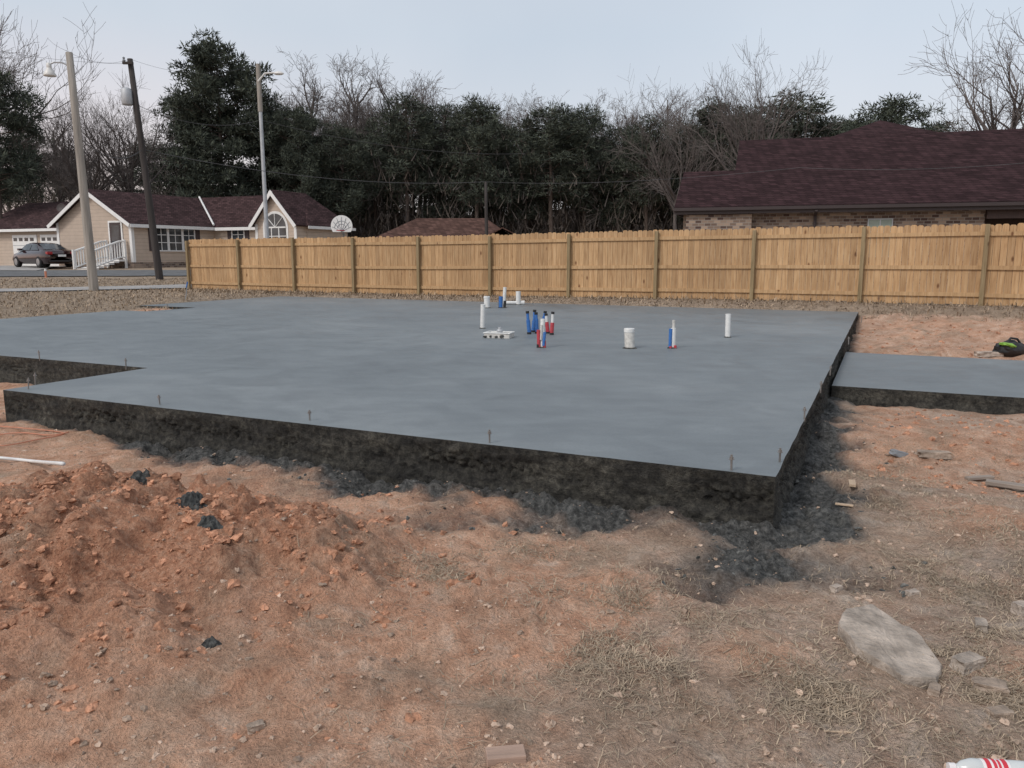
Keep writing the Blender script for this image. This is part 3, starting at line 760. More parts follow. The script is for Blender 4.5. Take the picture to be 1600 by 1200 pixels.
    for X0 in (-.42, -1.88):
        rl = MB()
        for y in (-.14, -2.2): rl.box(X0-.05, X0+.05, y-.05, y+.05, -.3, ln(y)+1.08)
        rl.tube([(X0, -.14, ln(-.14)+1.0), (X0, -.5, 1.46), (X0, -2.2, ln(-2.2)+.98)], .055, 6); rl.tube([(X0, -.14, .60), (X0, -.5, .6), (X0, -2.2, ln(-2.2)+.12)], .045, 6)
        y = -2.08
        while y < -.2:
            rl.box(X0-.024, X0+.024, y-.024, y+.024, ln(y)+.1, ln(y)+.95); y += .16
        rl.build('stair_railing', M['white'], root)
    Ms = Matrix.Rotation(pi/2, 4, 'Z')
    win(root, 1.55, 2.35, 1.0, 2.3, 0, 2, 3, Ms); win(root, 2.5, 3.4, 1.0, 2.3, 0, 2, 3, Ms); win(root, 3.55, 4.35, 1.0, 2.3, 0, 2, 3, Ms)
    for (a, b) in ((1.1, 1.46), (4.45, 4.8)):
        s2 = MB(); s2.box(a, b, -.05, -.004, .95, 2.35, Ms); s2.build('shutter', M['shutter'], root)
    win(root, 1.5, 2.4, 1.5, 2.4, 6, 2, 2)
    for (a, b) in ((1.1, 1.42), (2.5, 2.8)):
        s2 = MB(); s2.box(a, b, 5.95, 5.997, 1.45, 2.45); s2.build('shutter', M['shutter'], root)
    # arched window
    cx, y = BX, 5.1; R = .78; z0 = 1.3; zs = 2.3
    def arc(r): return [(cx-r, z0-(r-R))]+[(cx+r, z0-(r-R))]+[(cx+r*cos(pi*k/14), zs+r*sin(pi*k/14)) for k in range(15)]
    f = MB(); f.prism(arc(R+.14), y-.03, y-.003); wf = f.build('window', M['white'], root)
    g = MB(); g.prism(arc(R), y-.045, y-.031); g.build('pane', M['glass'], wf)
    b = MB(); b.box(cx-R, cx+R, y-.066, y-.047, zs-.04, zs+.04)
    for k in (-.27, .27): b.box(cx+k-.03, cx+k+.03, y-.063, y-.046, z0, zs-.041)
    for a in (45, 90, 135):
        b.tube([(cx, y-.055, zs), (cx+R*cos(radians(a)), y-.055, zs+R*sin(radians(a)))], .025, 5)
    b.box(cx-R, cx+R, y-.060, y-.048, 1.78, 1.82); b.build('muntin', M['white'], wf)
    # garage doors
    for (a, b_) in ((-9.05, -6.75), (-11.7, -9.4)):
        g = MB(); g.box(a, b_, .95, .997, -.3, 1.95); gd = g.build('garage_door', M['white'], root)
        for k in range(4):
            x = a+.12+k*(b_-a-.2)/4; g = MB(); g.box(x, x+.34, .938, .949, 1.58, 1.78); g.build('pane', M['glass'], gd)
        g = MB()
        for k in range(3): g.box(a, b_, .944, .949, .2+k*.55, .225+k*.55)
        g.build('panel_joint', M['grey'], gd)
    dd = MB(); dd.lathe([(.02, 0), (.16, .03), (.26, .08), (.27, .08), (.15, .04), (.02, .015)], 16, Matrix.Translation((-8.6, 2.2, 3.6))@Matrix.Rotation(radians(70), 4, 'X')@Matrix.Rotation(.3, 4, 'Y'))
    dd.tube([(-8.6, 2.3, 3.1), (-8.6, 2.25, 3.6)], .025, 6); dd.build('satellite_dish', M['fascia'], root)
tan_house()

# ------------------------------------------------------------ brick house
def brick_house():
    L = Vector((6.95, 34.5)); root = thing('brick_house', 'brown brick house with a large dark red shingle roof behind the fence', 'house', (L.x, L.y, .7), radians(-18))
    ez = 2.95; s1 = .53
    r = MB(); W = 24
    zr1 = ez+3.4*s1; zr2 = ez+6.7*s1
    roofslab(r, [(0, 0, ez), (2.3, 0, ez), (2.3, 3.4, zr1), (0, 3.4, zr1)], .12)
    roofslab(r, [(0, 6.8, ez), (2.3, 6.8, ez), (2.3, 3.4, zr1+.002), (0, 3.4, zr1+.002)], .12)
    roofslab(r, [(2.3, 0, ez+.001), (W, 0, ez+.001), (W, 6.7, zr2), (2.3, 6.7, zr2)], .12)
    roofslab(r, [(2.3, 13.4, ez), (W, 13.4, ez), (W, 6.7, zr2+.002), (2.3, 6.7, zr2+.002)], .12)
    cx, cy, h = 8.9, 9.7, zr2+1.1; bx, by = 5.2, 4.5
    q = [(cx-bx, cy-by), (cx+bx, cy-by), (cx+bx, cy+by), (cx-bx, cy+by)]; zb = h-2.15
    for i in range(4):
        a, c = q[i], q[(i+1) % 4]; roofslab(r, [(a[0], a[1], zb), (c[0], c[1], zb), (cx, cy, h)], .1)
    ro = r.build('roof', M['roof_b'], root)
    f = MB(); f.box(-.02, W, -.04, -.012, ez-.3, ez-.02); f.box(-.03, -.002, .0, 6.8, ez-.26, ez-.03); f.build('fascia', M['fascia'], root)
    f = MB(); f.box(0, W, -.16, -.042, ez-.16, ez-.04); f.build('gutter', M['fascia'], root)
    f = MB(); f.tube([(5.7, -.1, ez-.2), (5.7, .40, ez-.42), (5.7, .40, 0)], .07, 6); f.build('downspout', M['fascia'], root)
    w = MB(); w.box(.35, 11.9, .5, 12.8, -.7, ez-.12); w.build('wall', M['brick'], root)
    w = MB(); w.box(.5, 3.2, .15, .498, -.7, ez-.32); w.build('brick_pier', M['brick'], root)
    w = MB(); w.box(11.91, W, 2.2, 12.8, -.7, ez-.1); w.build('recessed_wall', M['darkwood'], root)
    w = MB(); w.box(11.92, W, .3, .5, ez-.62, ez-.13); w.build('porch_beam', M['darkwood'], root)
    for x in (14.6, 19.5):
        w = MB(); w.box(x, x+.3, .51, .8, -.7, ez-.63); w.build('porch_post', M['darkwood'], root)
    g = MB(); g.add([(.2, .4, ez-.2), (.2, 6.4, ez-.2), (.2, 3.4, zr1-.25)], [(0, 1, 2)]); g.build('gable_end', M['fascia'], root)
    g = MB(); g.add([(2.45, 3.0, zr1-.4), (2.45, 12, ez), (2.45, 6.7, zr2-.15)], [(0, 1, 2)]); g.build('gable_end', M['fascia'], root)
    win(root, 7.75, 8.6, .9, 2.35, .5, 2, 3, None, 'paleglass', .04, 'galv')
brick_house()
def small_house():
    root = thing('small_house', 'low house with a brown hip roof just showing over the middle of the fence', 'house', (-4.2, 55, 1.2))
    ez, rz = 1.6, 2.95; r = MB()
    roofslab(r, [(-4.7, -3, ez), (4.3, -3, ez), (2.4, 0, rz), (-2.3, 0, rz)]); roofslab(r, [(-4.7, 3, ez), (4.3, 3, ez), (2.4, 0, rz+.002), (-2.3, 0, rz+.002)])
    roofslab(r, [(-4.7, -3, ez+.002), (-4.7, 3, ez+.002), (-2.3, 0, rz+.003)]); roofslab(r, [(4.3, -3, ez+.003), (4.3, 3, ez+.003), (2.4, 0, rz+.004)])
    roofslab(r, [(3.6, -4.2, 2.2), (3.6, -.5, 2.2), (4.9, -.5, 1.55), (4.9, -4.2, 1.55)], .06); roofslab(r, [(3.6, -4.2, 2.202), (3.6, -.5, 2.202), (2.3, -.5, 1.55), (2.3, -4.2, 1.55)], .06)
    r.build('roof', M['roof_c'], root)
    w = MB(); w.box(-4.4, 4, -2.7, 2.7, -.4, ez-.08); w.build('wall', M['brick'], root)
    w = MB(); w.box(2.5, 4.7, -3.9, -2.702, -.4, 1.45); w.build('porch_wall', M['brick'], root)
    f = MB(); f.box(-4.72, 4.32, -3.04, -3.0, ez-.2, ez-.05)
    f.build('fascia', M['white'], root)
small_house()

# ------------------------------------------------------------ car
def car():
    c = Vector((-26.0, 44.2)); root = thing('parked_car', 'dark burgundy sedan parked on the drive in front of the garage', 'car', (c.x, c.y, gh(c.x, c.y)+.06), atan2(.58, -.81))
    root.scale = (.93, .93, .93)
    st = [(-2.36, .42, .78, .66), (-2.3, .30, .92, .78), (-2.1, .22, 1.0, .86), (-1.6, .2, 1.02, .9), (-.6, .2, 1.0, .91), (.5, .2, .97, .91), (1.2, .2, .93, .9), (1.9, .22, .82, .86), (2.25, .28, .7, .76), (2.38, .4, .6, .6)]
    b = MB(); vs = []; fs = []
    for (x, zb, zt, w) in st:
        ring = [(w*.92, zb), (w, zb+(zt-zb)*.35), (w*.98, zb+(zt-zb)*.7), (w*.90, zt-.05), (w*.78, zt), (0, zt+.02)]
        full = ring+[(-y, z) for (y, z) in reversed(ring[:-1])]
        vs += [(x, y, z) for (y, z) in full]
    n = 11
    for i in range(len(st)-1):
        for k in range(n): fs.append((i*n+k, i*n+(k+1) % n, (i+1)*n+(k+1) % n, (i+1)*n+k))
    fs += [tuple(range(n)), tuple(range((len(st)-1)*n+n-1, (len(st)-1)*n-1, -1))]
    b.add(vs, fs); b.build('body', M['carp'], root, smooth=True)
    cb = MB(); rows = [(-1.75, 1.0, .78), (-1.2, 1.22, .72), (-.75, 1.38, .64), (-.1, 1.44, .62), (.4, 1.40, .62), (.8, 1.2, .7), (1.25, .96, .78)]; vs = []; fs = []
    for (x, z, w) in rows: vs += [(x, -.82, .93), (x, -w, z-.04), (x, -w*.8, z), (x, w*.8, z), (x, w, z-.04), (x, .82, .93)]
    for i in range(len(rows)-1):
        for k in range(5): fs.append((i*6+k, i*6+k+1, (i+1)*6+k+1, (i+1)*6+k))
    cb.add(vs, fs); cb.build('roof', M['carp'], root, smooth=True)
    for sgn in (-1, 1):
        for (xa, xb, xc, xd) in ((-1.35, -.35, -.35, -.85), (-.27, .95, .42, -.27)):
            w = MB(); y0, y1 = sgn*.822, sgn*.665
            w.quad((xa, y0, 1.0), (xb, y0, 1.0), (xc, y1, 1.35), (xd, y1, 1.33)); w.build('side_window', M['glass'], root)
    w = MB(); w.quad((-1.66, -.62, 1.045), (-1.66, .62, 1.045), (-.85, .52, 1.362), (-.85, -.52, 1.362)); w.build('rear_window', M['glass'], root)
    w = MB(); w.quad((1.18, -.64, 1.01), (1.18, .64, 1.01), (.5, .52, 1.382), (.5, -.52, 1.382)); w.build('windscreen', M['glass'], root)
    for x in (-1.4, 1.42):
        for sgn in (-1, 1):
            Mx = Matrix.Translation((x, sgn*.8, .32))@Matrix.Rotation(pi/2, 4, 'X')
            t = MB(); t.lathe([(.2, -.12), (.3, -.12), (.33, -.07), (.33, .07), (.3, .12), (.2, .12)], 20, Mx); wh = t.build('wheel', M['tyre'], root)
            t = MB(); t.lathe([(.21, -.127), (.19, -.127), (.12, -.135), (.03, -.135)] if sgn > 0 else [(.03, .135), (.12, .135), (.19, .127), (.21, .127)], 12, Mx); t.build('rim', M['rim'], wh)
    for sgn in (-1, 1):
        t = MB(); t.box(-2.37, -2.12, sgn*.5 if sgn > 0 else -.8, .8 if sgn > 0 else -.5, .74, .9); t.build('taillight', M['tail'], root, bevel=.03)
        t = MB(); t.box(.7, .95, sgn*.9-.1, sgn*.9+.1, .98, 1.1); t.build('mirror', M['carp'], root, bevel=.03)
    t = MB(); t.box(-2.385, -2.36, -.22, .22, .62, .74); t.build('number_plate', M['white'], root)
    t = MB(); t.box(-2.37, -2.28, -.7, .7, .32, .42); t.build('bumper', M['black'], root, bevel=.02)
car()
def hoop():
    p = atY(534, 353, 43); g = gh(p.x, p.y); root = thing('basketball_hoop', 'white fan-shaped basketball backboard on a pole behind the left part of the fence', 'hoop', (p.x, p.y, g)); z = p.z-g
    mb = MB(); poly = [(.56*cos(radians(a))*1.03, .56*sin(radians(a))) for a in range(-35, 216, 10)]; poly = [(x, z+max(zz, -.42)) for x, zz in poly]
    mb.prism(poly, -.04, 0); bb = mb.build('backboard', M['white'], root)
    mb = MB()
    for a in range(0, 181, 30): mb.tube([(0, -.05, z-.3), (.5*cos(radians(a)), -.05, z-.05+.52*sin(radians(a)))], .012, 4)
    for rr in (.22, .38): mb.tube([(rr*cos(radians(a)), -.05, z-.12+rr*sin(radians(a))) for a in range(0, 181, 15)], .012, 4)
    mb.build('board_lines', M['grey'], bb)
    mb = MB(); mb.tube([(.23*cos(k*pi/8), -.32+.23*sin(k*pi/8), z-.25) for k in range(17)], .015, 6); mb.build('rim', M['redp'], root)
    mb = MB(); mb.tube([(0, .6, -.1), (0, .6, z-.6), (0, .05, z-.2)], .06, 8); mb.build('pole', M['grey'], root)
hoop()
p = ongr(72, 434); t = thing('marker_post', 'small orange and white marker post in the grass by the drive', 'post', p)
mb = MB(); mb.tube([(0, 0, -.05), (0, 0, .3)], .05, 8); mb.build('post', M['orange'], t)
mb = MB(); mb.tube([(0, 0, .3), (0, 0, .4)], .052, 8); mb.build('band', M['white'], t)
p = ongr(289, 468); t = thing('survey_stake', 'pale blue-topped stake leaning by the left end of the fence', 'stake', p)
mb = MB(); mb.tube([(0, 0, -.1), (.1, .02, .5)], .014, 6); mb.build('stake', M['grey'], t)
mb = MB(); mb.tube([(.06, .01, .34), (.102, .02, .51)], .02, 6); mb.build('ribbon', M['blue'], t)

# ------------------------------------------------------------ trees
def rv(rg): return Vector((rg.uniform(-1, 1), rg.uniform(-1, 1), rg.uniform(-1, 1)))
def bare_tree(seed, h, kind):
    rg = random.Random(seed); tr, cr = MB(), MB()
    def br(p, d, L, r, lev, mx, kids):
        ns = 4 if lev < 2 else 3; pts = [p]; dd = d.copy(); rad = [r]
        for i in range(ns):
            dd = (dd+rv(rg)*.24+Vector((0, 0, .07))).normalized(); p = p+dd*L/ns; pts.append(p); rad.append(max(r*(1-.72*(i+1)/ns), .009))
        cr.tube(pts, rad, 5 if lev == 0 else 3, False)
        if lev < mx:
            for k in range(kids[lev]):
                t = rg.uniform(.25, 1.0); i = min(int(t*ns), ns-1); q = pts[i].lerp(pts[i+1], t*ns-i)
                ax = (pts[i+1]-pts[i]).normalized(); pe = rv(rg); pe = (pe-ax*pe.dot(ax)).normalized()
                br(q, (ax*rg.uniform(.6, 1)+pe*rg.uniform(.5, .9)).normalized(), L*rg.uniform(.42, .66), max(r*(1-.6*t)*.55, .012), lev+1, mx, kids)
    R0 = h*{'oak': .019, 'pole': .0095, 'big': .026}.get(kind, .016)
    top = h*{'oak': .42, 'pole': .92, 'big': .40}.get(kind, .8); ns = 8; pts = []; rad = []; x = y = 0
    oak = kind in ('oak', 'big')
    for i in range(ns+1):
        pts.append(Vector((x, y, top*i/ns-.2 if i == 0 else top*i/ns))); rad.append(R0*(1-(.35 if oak else .75)*i/ns)*(1.25 if i == 0 else 1)); x += rg.uniform(-.012, .012)*h; y += rg.uniform(-.012, .012)*h
    tr.tube(pts, rad, 8, False)
    nb = {'tall': 20, 'oak': 13, 'pole': 17, 'big': 11}.get(kind, 14)
    for k in range(nb):
        if oak: t = rg.uniform(.62, 1.0); el = rg.uniform(.35, 1.5); L = h*rg.uniform(.34, .5)
        elif kind == 'pole': t = rg.uniform(.45, 1.0); el = rg.uniform(.7, 1.6); L = h*rg.uniform(.12, .22)*(1.2-.5*t)
        else: t = rg.uniform(.42, 1.0); el = rg.uniform(.5, 1.2)+t*.5; L = h*rg.uniform(.16, .30)*(1.25-.5*t)
        f = t*ns; i = min(int(f), ns-1); q = pts[i].lerp(pts[i+1], f-i); az = k*2.4+rg.uniform(-.4, .4)
        d = Vector((cos(az), sin(az), el)).normalized()
        br(q, d, L, R0*(.5 if oak else .36), 0, 3, [6, 5, 4] if oak else [5, 4, 3])
    zt = max(v[2] for v in cr.v)
    return tr.mesh('trunk', M['bark'], True), cr.mesh('crown', M['twig']), zt
def pine_tree(seed, h, c0, wid, nb, nclump=60, tw=.13):
    rg = random.Random(seed); tr, cr = MB(), MB()
    pts = []; x = y = 0
    for i in range(9): pts.append(Vector((x, y, h*.97*i/8-(.2 if i == 0 else 0)))); x += rg.uniform(-.01, .01)*h; y += rg.uniform(-.01, .01)*h
    tr.tube(pts, [h*.014*(1-.85*i/8) for i in range(9)], 8, False)
    def clump(c, r):
        for _ in range(nclump):
            d = rv(rg); d = d.normalized() if d.length > .01 else Vector((0,0,1))
            q = c+Vector((d.x, d.y, d.z*.62))*r*rg.uniform(.1, 1)**.6
            ax = (d+rv(rg)*.9+Vector((0, 0, .3))).normalized(); s_ = ax.orthogonal().normalized(); s_ = (Matrix.Rotation(rg.uniform(0, 6.28), 3, ax)@s_)
            l = rg.uniform(.2, .42); w = l*tw
            cr.add([q-s_*w, q+s_*w, q+ax*l], [(0, 1, 2)])
    for k in range(nb):
        t = c0+(1-c0)*(k+rg.random())/nb
        f = t*8*.97; i = min(int(f), 7); q = pts[i].lerp(pts[i+1], f-i)
        u = (t-c0)/(1-c0); prof = (sin(pi*min(.93, .2+u*.75))**.6)*(1.0 if u < .75 else 1-.25*(u-.75)/.25)
        az = k*2.4+rg.uniform(-.6, .6)
        lobe = .75+.7*noise.noise(Vector((cos(az)*1.1, sin(az)*1.1, t*7+seed)))
        L = wid*prof*rg.uniform(.6, 1.05)*lobe+.3; d = Vector((cos(az), sin(az), rg.uniform(-.05, .55)))
        e = q+d*L; tr.tube([q, q+d*L*.5+Vector((0, 0, -.1)), e], [.05, .035, .015], 4, False)
        clump(e, rg.uniform(.6, 1.05))
        if L > 1.2: clump(q+d*L*.62+rv(rg)*.5, rg.uniform(.5, .9))
        if L > 2: clump(q+d*L*.85+rv(rg)*.8, rg.uniform(.5, .9))
        if L > 2.6: clump(q+d*L*.4+rv(rg)*.6, rg.uniform(.5, .8))
    clump(pts[-1], .7)
    return tr.mesh('trunk', M['pinebark'], True), cr.mesh('crown', M['needle']), h
BT = [bare_tree(21, 15, 'tall'), bare_tree(22, 15, 'tall'), bare_tree(23, 15, 'mid'), bare_tree(24, 15, 'oak'), bare_tree(25, 15, 'oak'), bare_tree(26, 15, 'mid'),
      bare_tree(27, 15, 'pole'), bare_tree(28, 15, 'pole'), bare_tree(29, 15, 'pole'), bare_tree(30, 15, 'big')]
PN = [pine_tree(31, 17, .26, 4.6, 96, 140, .16), pine_tree(32, 16, .44, 2.8, 56, 110), pine_tree(33, 16, .52, 2.6, 46, 110), pine_tree(34, 15, .38, 3.2, 62, 120), pine_tree(35, 14, .55, 2.9, 44, 110)]
def plant(proto, name, label, cat, px, pyt, Y, ws=1.0, group=None):
    X = (px-800)/1246*Y; z0 = gbase(X, Y); top = CZ+(400-pyt)/1246*Y
    sz = (top-z0)/proto[2]
    r = thing(name, label, cat, (X, Y, z0), RN.uniform(0, 6.28), group); r.scale = (sz*ws, sz*ws, sz)
    for nm, m in (('trunk', proto[0]), ('crown', proto[1])):
        o = bpy.data.objects.new(nm, m); COL.objects.link(o); o.parent = r
    return r
PL = [(345, 76, 58, 0, 1.0, 'tall broad dark pine rising above the tan house, right of the leaning poles'),
 (8, 112, 52, 3, 1.0, 'dark pine at the far left edge above the garage'),
 (52, 195, 66, 1, 1.0, 'lower dark pine just right of the far left pine'),
 (300, 150, 68, 3, 1.0, 'dark pine tucked behind the left flank of the tall broad pine'),
 (430, 168, 62, 3, 1.1, 'dark pine just right of the tall broad pine'),
 (480, 175, 58, 0, .85, 'dense dark pine above the right end of the tan house roof'),
 (535, 200, 59, 3, 1.1, 'dark pine above the fan-shaped backboard'),
 (640, 156, 61, 1, 1.25, 'pine with a narrow top, left of two near the middle of the treeline'),
 (690, 172, 64, 2, 1.3, 'slim pine between two pines mid treeline'),
 (748, 162, 60, 3, 1.1, 'full dark pine above the slim brown service pole'),
 (592, 205, 66, 2, 1.3, 'low far pine left of the middle of the treeline'),
 (800, 205, 68, 1, 1.3, 'low far pine just right of the slim brown service pole'),
 (860, 170, 61, 1, 1.35, 'rounded pine right of the middle, left one of a close pair'),
 (910, 174, 63, 3, 1.1, 'rounded pine right of the middle, right one of a close pair'),
 (962, 205, 66, 2, 1.4, 'low pine in the gap right of the close pair'),
 (1012, 188, 61, 1, 1.25, 'pine standing left of the dark red roof'),
 (1066, 195, 62, 3, 1.1, 'pine above the left end of the dark red roof'),
 (1108, 166, 62, 0, .9, 'broad dark pine above the left gable of the dark red roof'),
 (1158, 178, 66, 3, 1.1, 'dark pine right of the broad pine above the red roof'),
 (1240, 156, 68, 4, 1.5, 'flat-topped pine above the middle of the dark red roof'),
 (1205, 188, 70, 3, 1.2, 'low pine left of the flat-topped pine above the red roof'),
 (1290, 192, 74, 3, 1.2, 'small low pine right of the flat-topped pine above the red roof'),
 (1365, 161, 80, 4, 1.4, 'small umbrella-shaped pine showing above the roof peak'),
 (1328, 188, 80, 3, 1.2, 'small pine just left of the roof peak')]
for (px, py, Y, k, ws, lb) in PL: plant(PN[k], 'pine_tree', lb, 'tree', px, py, Y, ws, 'pine trees in the wood')
for (px, py, Y, k) in [(455, 215, 70, 1), (505, 225, 72, 3), (570, 215, 70, 3), (620, 220, 66, 1), (665, 210, 67, 2), (715, 205, 69, 1), (770, 220, 66, 3), (830, 210, 68, 3), (885, 220, 66, 2), (935, 220, 67, 1), (985, 225, 68, 3), (1040, 225, 68, 3), (540, 250, 63, 1), (690, 245, 63, 3), (820, 250, 62, 1), (960, 250, 63, 3), (1090, 230, 66, 3), (1140, 225, 70, 1), (240, 225, 84, 3), (120, 235, 86, 1), (-30, 200, 70, 3)]:
    plant(PN[k], 'pine_tree', 'dark pine filling a gap low in the crowded wood behind the taller pines', 'tree', px, py, Y, 1.2, 'low pines filling the wood')
BL = [(-45, 5, 58, 3, .85, 'bare tree with fine branches reaching in at the top left corner'),
 (150, 122, 60, 4, .85, 'bare spreading tree between the two leaning poles'),
 (222, 128, 62, 3, .8, 'bare spreading tree just right of the dark leaning pole'),
 (95, 165, 72, 2, 1.1, 'bare tree behind the lamp pole above the garage roof'),
 (492, 98, 66, 0, 1.0, 'tall bare tree right of the tall broad pine'),
 (560, 96, 68, 5, 1.0, 'tall bare tree left of centre, highest of its clump'),
 (615, 108, 70, 1, 1.0, 'tall bare tree right of the highest in the left clump'),
 (660, 124, 74, 0, 1.0, 'tall thin bare tree behind the narrow-topped pine'),
 (700, 130, 78, 2, 1.0, 'tall thin bare tree behind the slim pine'),
 (800, 158, 78, 2, 1.0, 'pale bare tree in the dip at the middle of the treeline'),
 (1050, 112, 57, 4, .75, 'bare spreading tree above the red roof, left of two'),
 (1182, 80, 56, 3, .72, 'bare spreading tree above the red roof, right of two'),
 (1572, -50, 48, 9, .75, 'large bare tree at the right edge behind the red roof'),
 (1475, 195, 84, 2, 1.0, 'small far bare tree left of the large right edge tree')]
for (px, py, Y, k, ws, lb) in BL: plant(BT[k], 'bare_tree', lb, 'tree', px, py, Y, ws, 'bare trees standing out of the wood')
rg = random.Random(77)
for k in range(84):
    px = 425+k*7.8+rg.uniform(-12, 12); Y = rg.uniform(62, 84); py = rg.uniform(140, 220)
    plant(BT[rg.choice([6, 7, 8, 6, 7, 8, 0, 1])], 'bare_tree', 'thin bare grey tree among the crowded trunks of the wood behind the fence', 'tree', px, py, Y, rg.uniform(.8, 1.2), 'thin bare trees crowded in the wood')
for k in range(16):
    px = rg.uniform(-40, 330); Y = rg.uniform(62, 88)
    plant(BT[rg.choice([0, 6, 7, 2, 5])], 'bare_tree', 'thin bare tree in the brush behind the tan house', 'tree', px, rg.uniform(180, 250), Y, rg.uniform(.8, 1.1), 'thin bare trees behind the tan house')
# undergrowth mass: upright sticks and saplings, dense bank at the back
mb = MB()
for k in range(66000):
    Y = rg.uniform(58, 96); px = rg.uniform(-260, 1250) if rg.random() < .9 else rg.uniform(1250, 1900)
    X = (px-800)/1246*Y; zt = 8.0 if px > 420 else 5.2
    zt *= .7+.6*(noise.noise(Vector((px*.012, Y*.05, 0)))+.5)
    u = rg.random()**1.4; z = gbase(X, Y)+zt*u; c = Vector((X, Y, z)); d = (rv(rg)*.8+Vector((0, 0, .8))).normalized(); l = rg.uniform(.5, 1.7)*(1.2-.5*u)
    s_ = Vector((1, rg.uniform(-.5, .5), rg.uniform(-.4, .4)))*rg.uniform(.015, .05); mb.add([c-s_, c+s_, c+d*l], [(0, 1, 2)])
nxb, nzb = 360, 18; vs = []; fs = []
for i in range(nxb+1):
    X = -110+i*.75
    top = (7.2 if X > -28 else 5.0)+2.0*noise.fractal(Vector((X*.09, 3, 0)), 1, 2, 4)+1.2*noise.noise(Vector((X*.9, 0, 0)))+.9*noise.noise(Vector((X*2.3, 5, 0)))
    for j in range(nzb+1):
        q = Vector((X*.7, j*.8, 0)); vs.append((X+noise.noise(q*1.7)*.5, 98+noise.noise(q)*2.5, .0+top*j/nzb))
for i in range(nxb):
    for j in range(nzb):
        a = i*(nzb+1)+j; fs.append((a, a+nzb+1, a+nzb+2, a+1))
mb.add(vs, fs)
o = mb.build('undergrowth', M['brush']); tag(o, 'dark brown tangle of brush and saplings at the foot of the wood', 'undergrowth', kind='stuff')

# ------------------------------------------------------------ site clutter
rg = random.Random(5)
def clods(name, m, n, samp, smin, smax, label, cat, sink=.1, ex=2.6):
    mb = MB(); k = 0; tries = 0
    while k < n and tries < n*12:
        tries += 1; q = samp()
        if q is None: continue
        r = smin*(smax/smin)**(RN.random()**ex); z = gh(*q); blob(mb, Vector((q[0], q[1], z+r*sink)), r); k += 1
    o = mb.build(name, m); tag(o, label, cat, kind='stuff')
def s_heap():
    u = RN.random()
    if u < .10:
        a, b = RN.uniform(.1, 7), RN.uniform(8.7, 14.5); return wxy(a, b)
    if u < .18:
        a, b = RN.uniform(.5, 5), RN.uniform(1.5, 4.8); return wxy(a, b)
    x, y = RN.uniform(-5, .3), RN.uniform(2.1, 5.4)
    return (x, y) if RN.random() < (heap(x, y)*4+.04)*ss(-.5, .3, fr(x, y, 3, 3, 8.8)) else None
clods('clay_clods', M['clod'], 12000, s_heap, .003, .038, 'loose red clay clods strewn over the dirt heap', 'dirt', -.1, 2.2)
def s_open():
    y = 1.9+RN.random()**1.5*6; x = RN.uniform(-.75, .75)*y
    a, b = ab(x, y)
    if slabsd(a, b) < .03 or rsd(a, b, PAD) < .05: return None
    if fr(x, y, 2, 3, 14.0) < -.1+.3*RN.random()-.15: return None
    return (x, y)
clods('dirt_crumbs', M['clodt'], 6500, s_open, .002, .018, 'small brown crumbs of dirt and pebbles over the bare ground', 'dirt')
def s_slur():
    x, y = RN.uniform(-4.5, 5), RN.uniform(3.2, 12); a, b = ab(x, y); sd = slabsd(a, b)
    if sd < .01: return None
    return (x, y) if RN.random() < slurry(x, y, a, b, sd)*.8*ss(-.4, .3, fr(x, y, 3, 3, 18.0))+(.04 if sd < .9 and a > -5 else 0) else None
clods('concrete_rubble', M['rubble'], 3600, s_slur, .003, .024, 'dark crumbs of spilled concrete and gravel along the slab foot', 'rubble', -.1)
def blades(name, m, n, samp, L0, L1, flat, label, cat, w=.0016):
    mb = MB(); k = 0; tries = 0
    while k < n and tries < n*15:
        tries += 1; q = samp()
        if q is None: continue
        z = gh(*q); a = RN.uniform(0, 6.28); L = RN.uniform(L0, L1); el = RN.uniform(.0, .2) if RN.random() < flat else RN.uniform(.3, 1.2)
        if el > .3: L *= .7
        d = Vector((cos(a)*cos(el), sin(a)*cos(el), sin(el))); sd_ = Vector((-sin(a), cos(a), 0))*(w*RN.uniform(.6, 1.6)*(1+.12*q[1])); p = Vector((q[0], q[1], z+.003))
        mdl = p+d*L*.55+Vector((0, 0, .012*RN.random())); tip = p+d*L+Vector((RN.uniform(-.2, .2)*L, RN.uniform(-.2, .2)*L, -.25*L*RN.random()))
        mdl.z = max(mdl.z, gh(mdl.x, mdl.y)+.004); tz = gh(tip.x, tip.y)
        if tip.z < tz: tip.z = tz+.004
        mb.add([p-sd_, p+sd_, mdl+sd_*.8, mdl-sd_*.8, tip], [(0, 1, 2, 3), (3, 2, 4)]); k += 1
    o = mb.build(name, m); tag(o, label, cat, kind='stuff')
PATCH = [(.75, 3.45, .45, .22), (.6, 2.95, .45, .25), (1.15, 2.75, .45, .25), (1.75, 2.6, .4, .25), (2.3, 3.7, .5, .3), (2.9, 4.0, .5, .4), (2.6, 5.2, .4, .6), (1.9, 3.0, .45, .2), (-.35, 3.75, .2, .15), (.1, 4.05, .25, .15)]
def s_straw():
    if RN.random() < .004:
        a, b = RN.uniform(.2, 7), RN.uniform(8.8, 15); x, y = wxy(a, b)
        return (x, y) if fr(x, y, 1.2, 3, 60.0) > .05 else None
    y = 1.9+RN.random()**1.3*4.6; x = RN.uniform(-.3, .75)*y
    a, b = ab(x, y); sd = slabsd(a, b)
    if sd < .05 or rsd(a, b, PAD) < .1: return None
    pz = 0
    for (cx, cy, rx, ry) in PATCH:
        qq = ((x-cx)/rx)**2+((y-cy)/ry)**2
        if qq < 5: pz = max(pz, math.exp(-qq))
    pz *= max(0, fr(x, y, 2.8, 4, 4.4)+.3)*1.6
    pz += .015+(.03 if x > .3 else 0)
    return (x, y) if RN.random() < pz*(1-slurry(x, y, a, b, sd)) else None
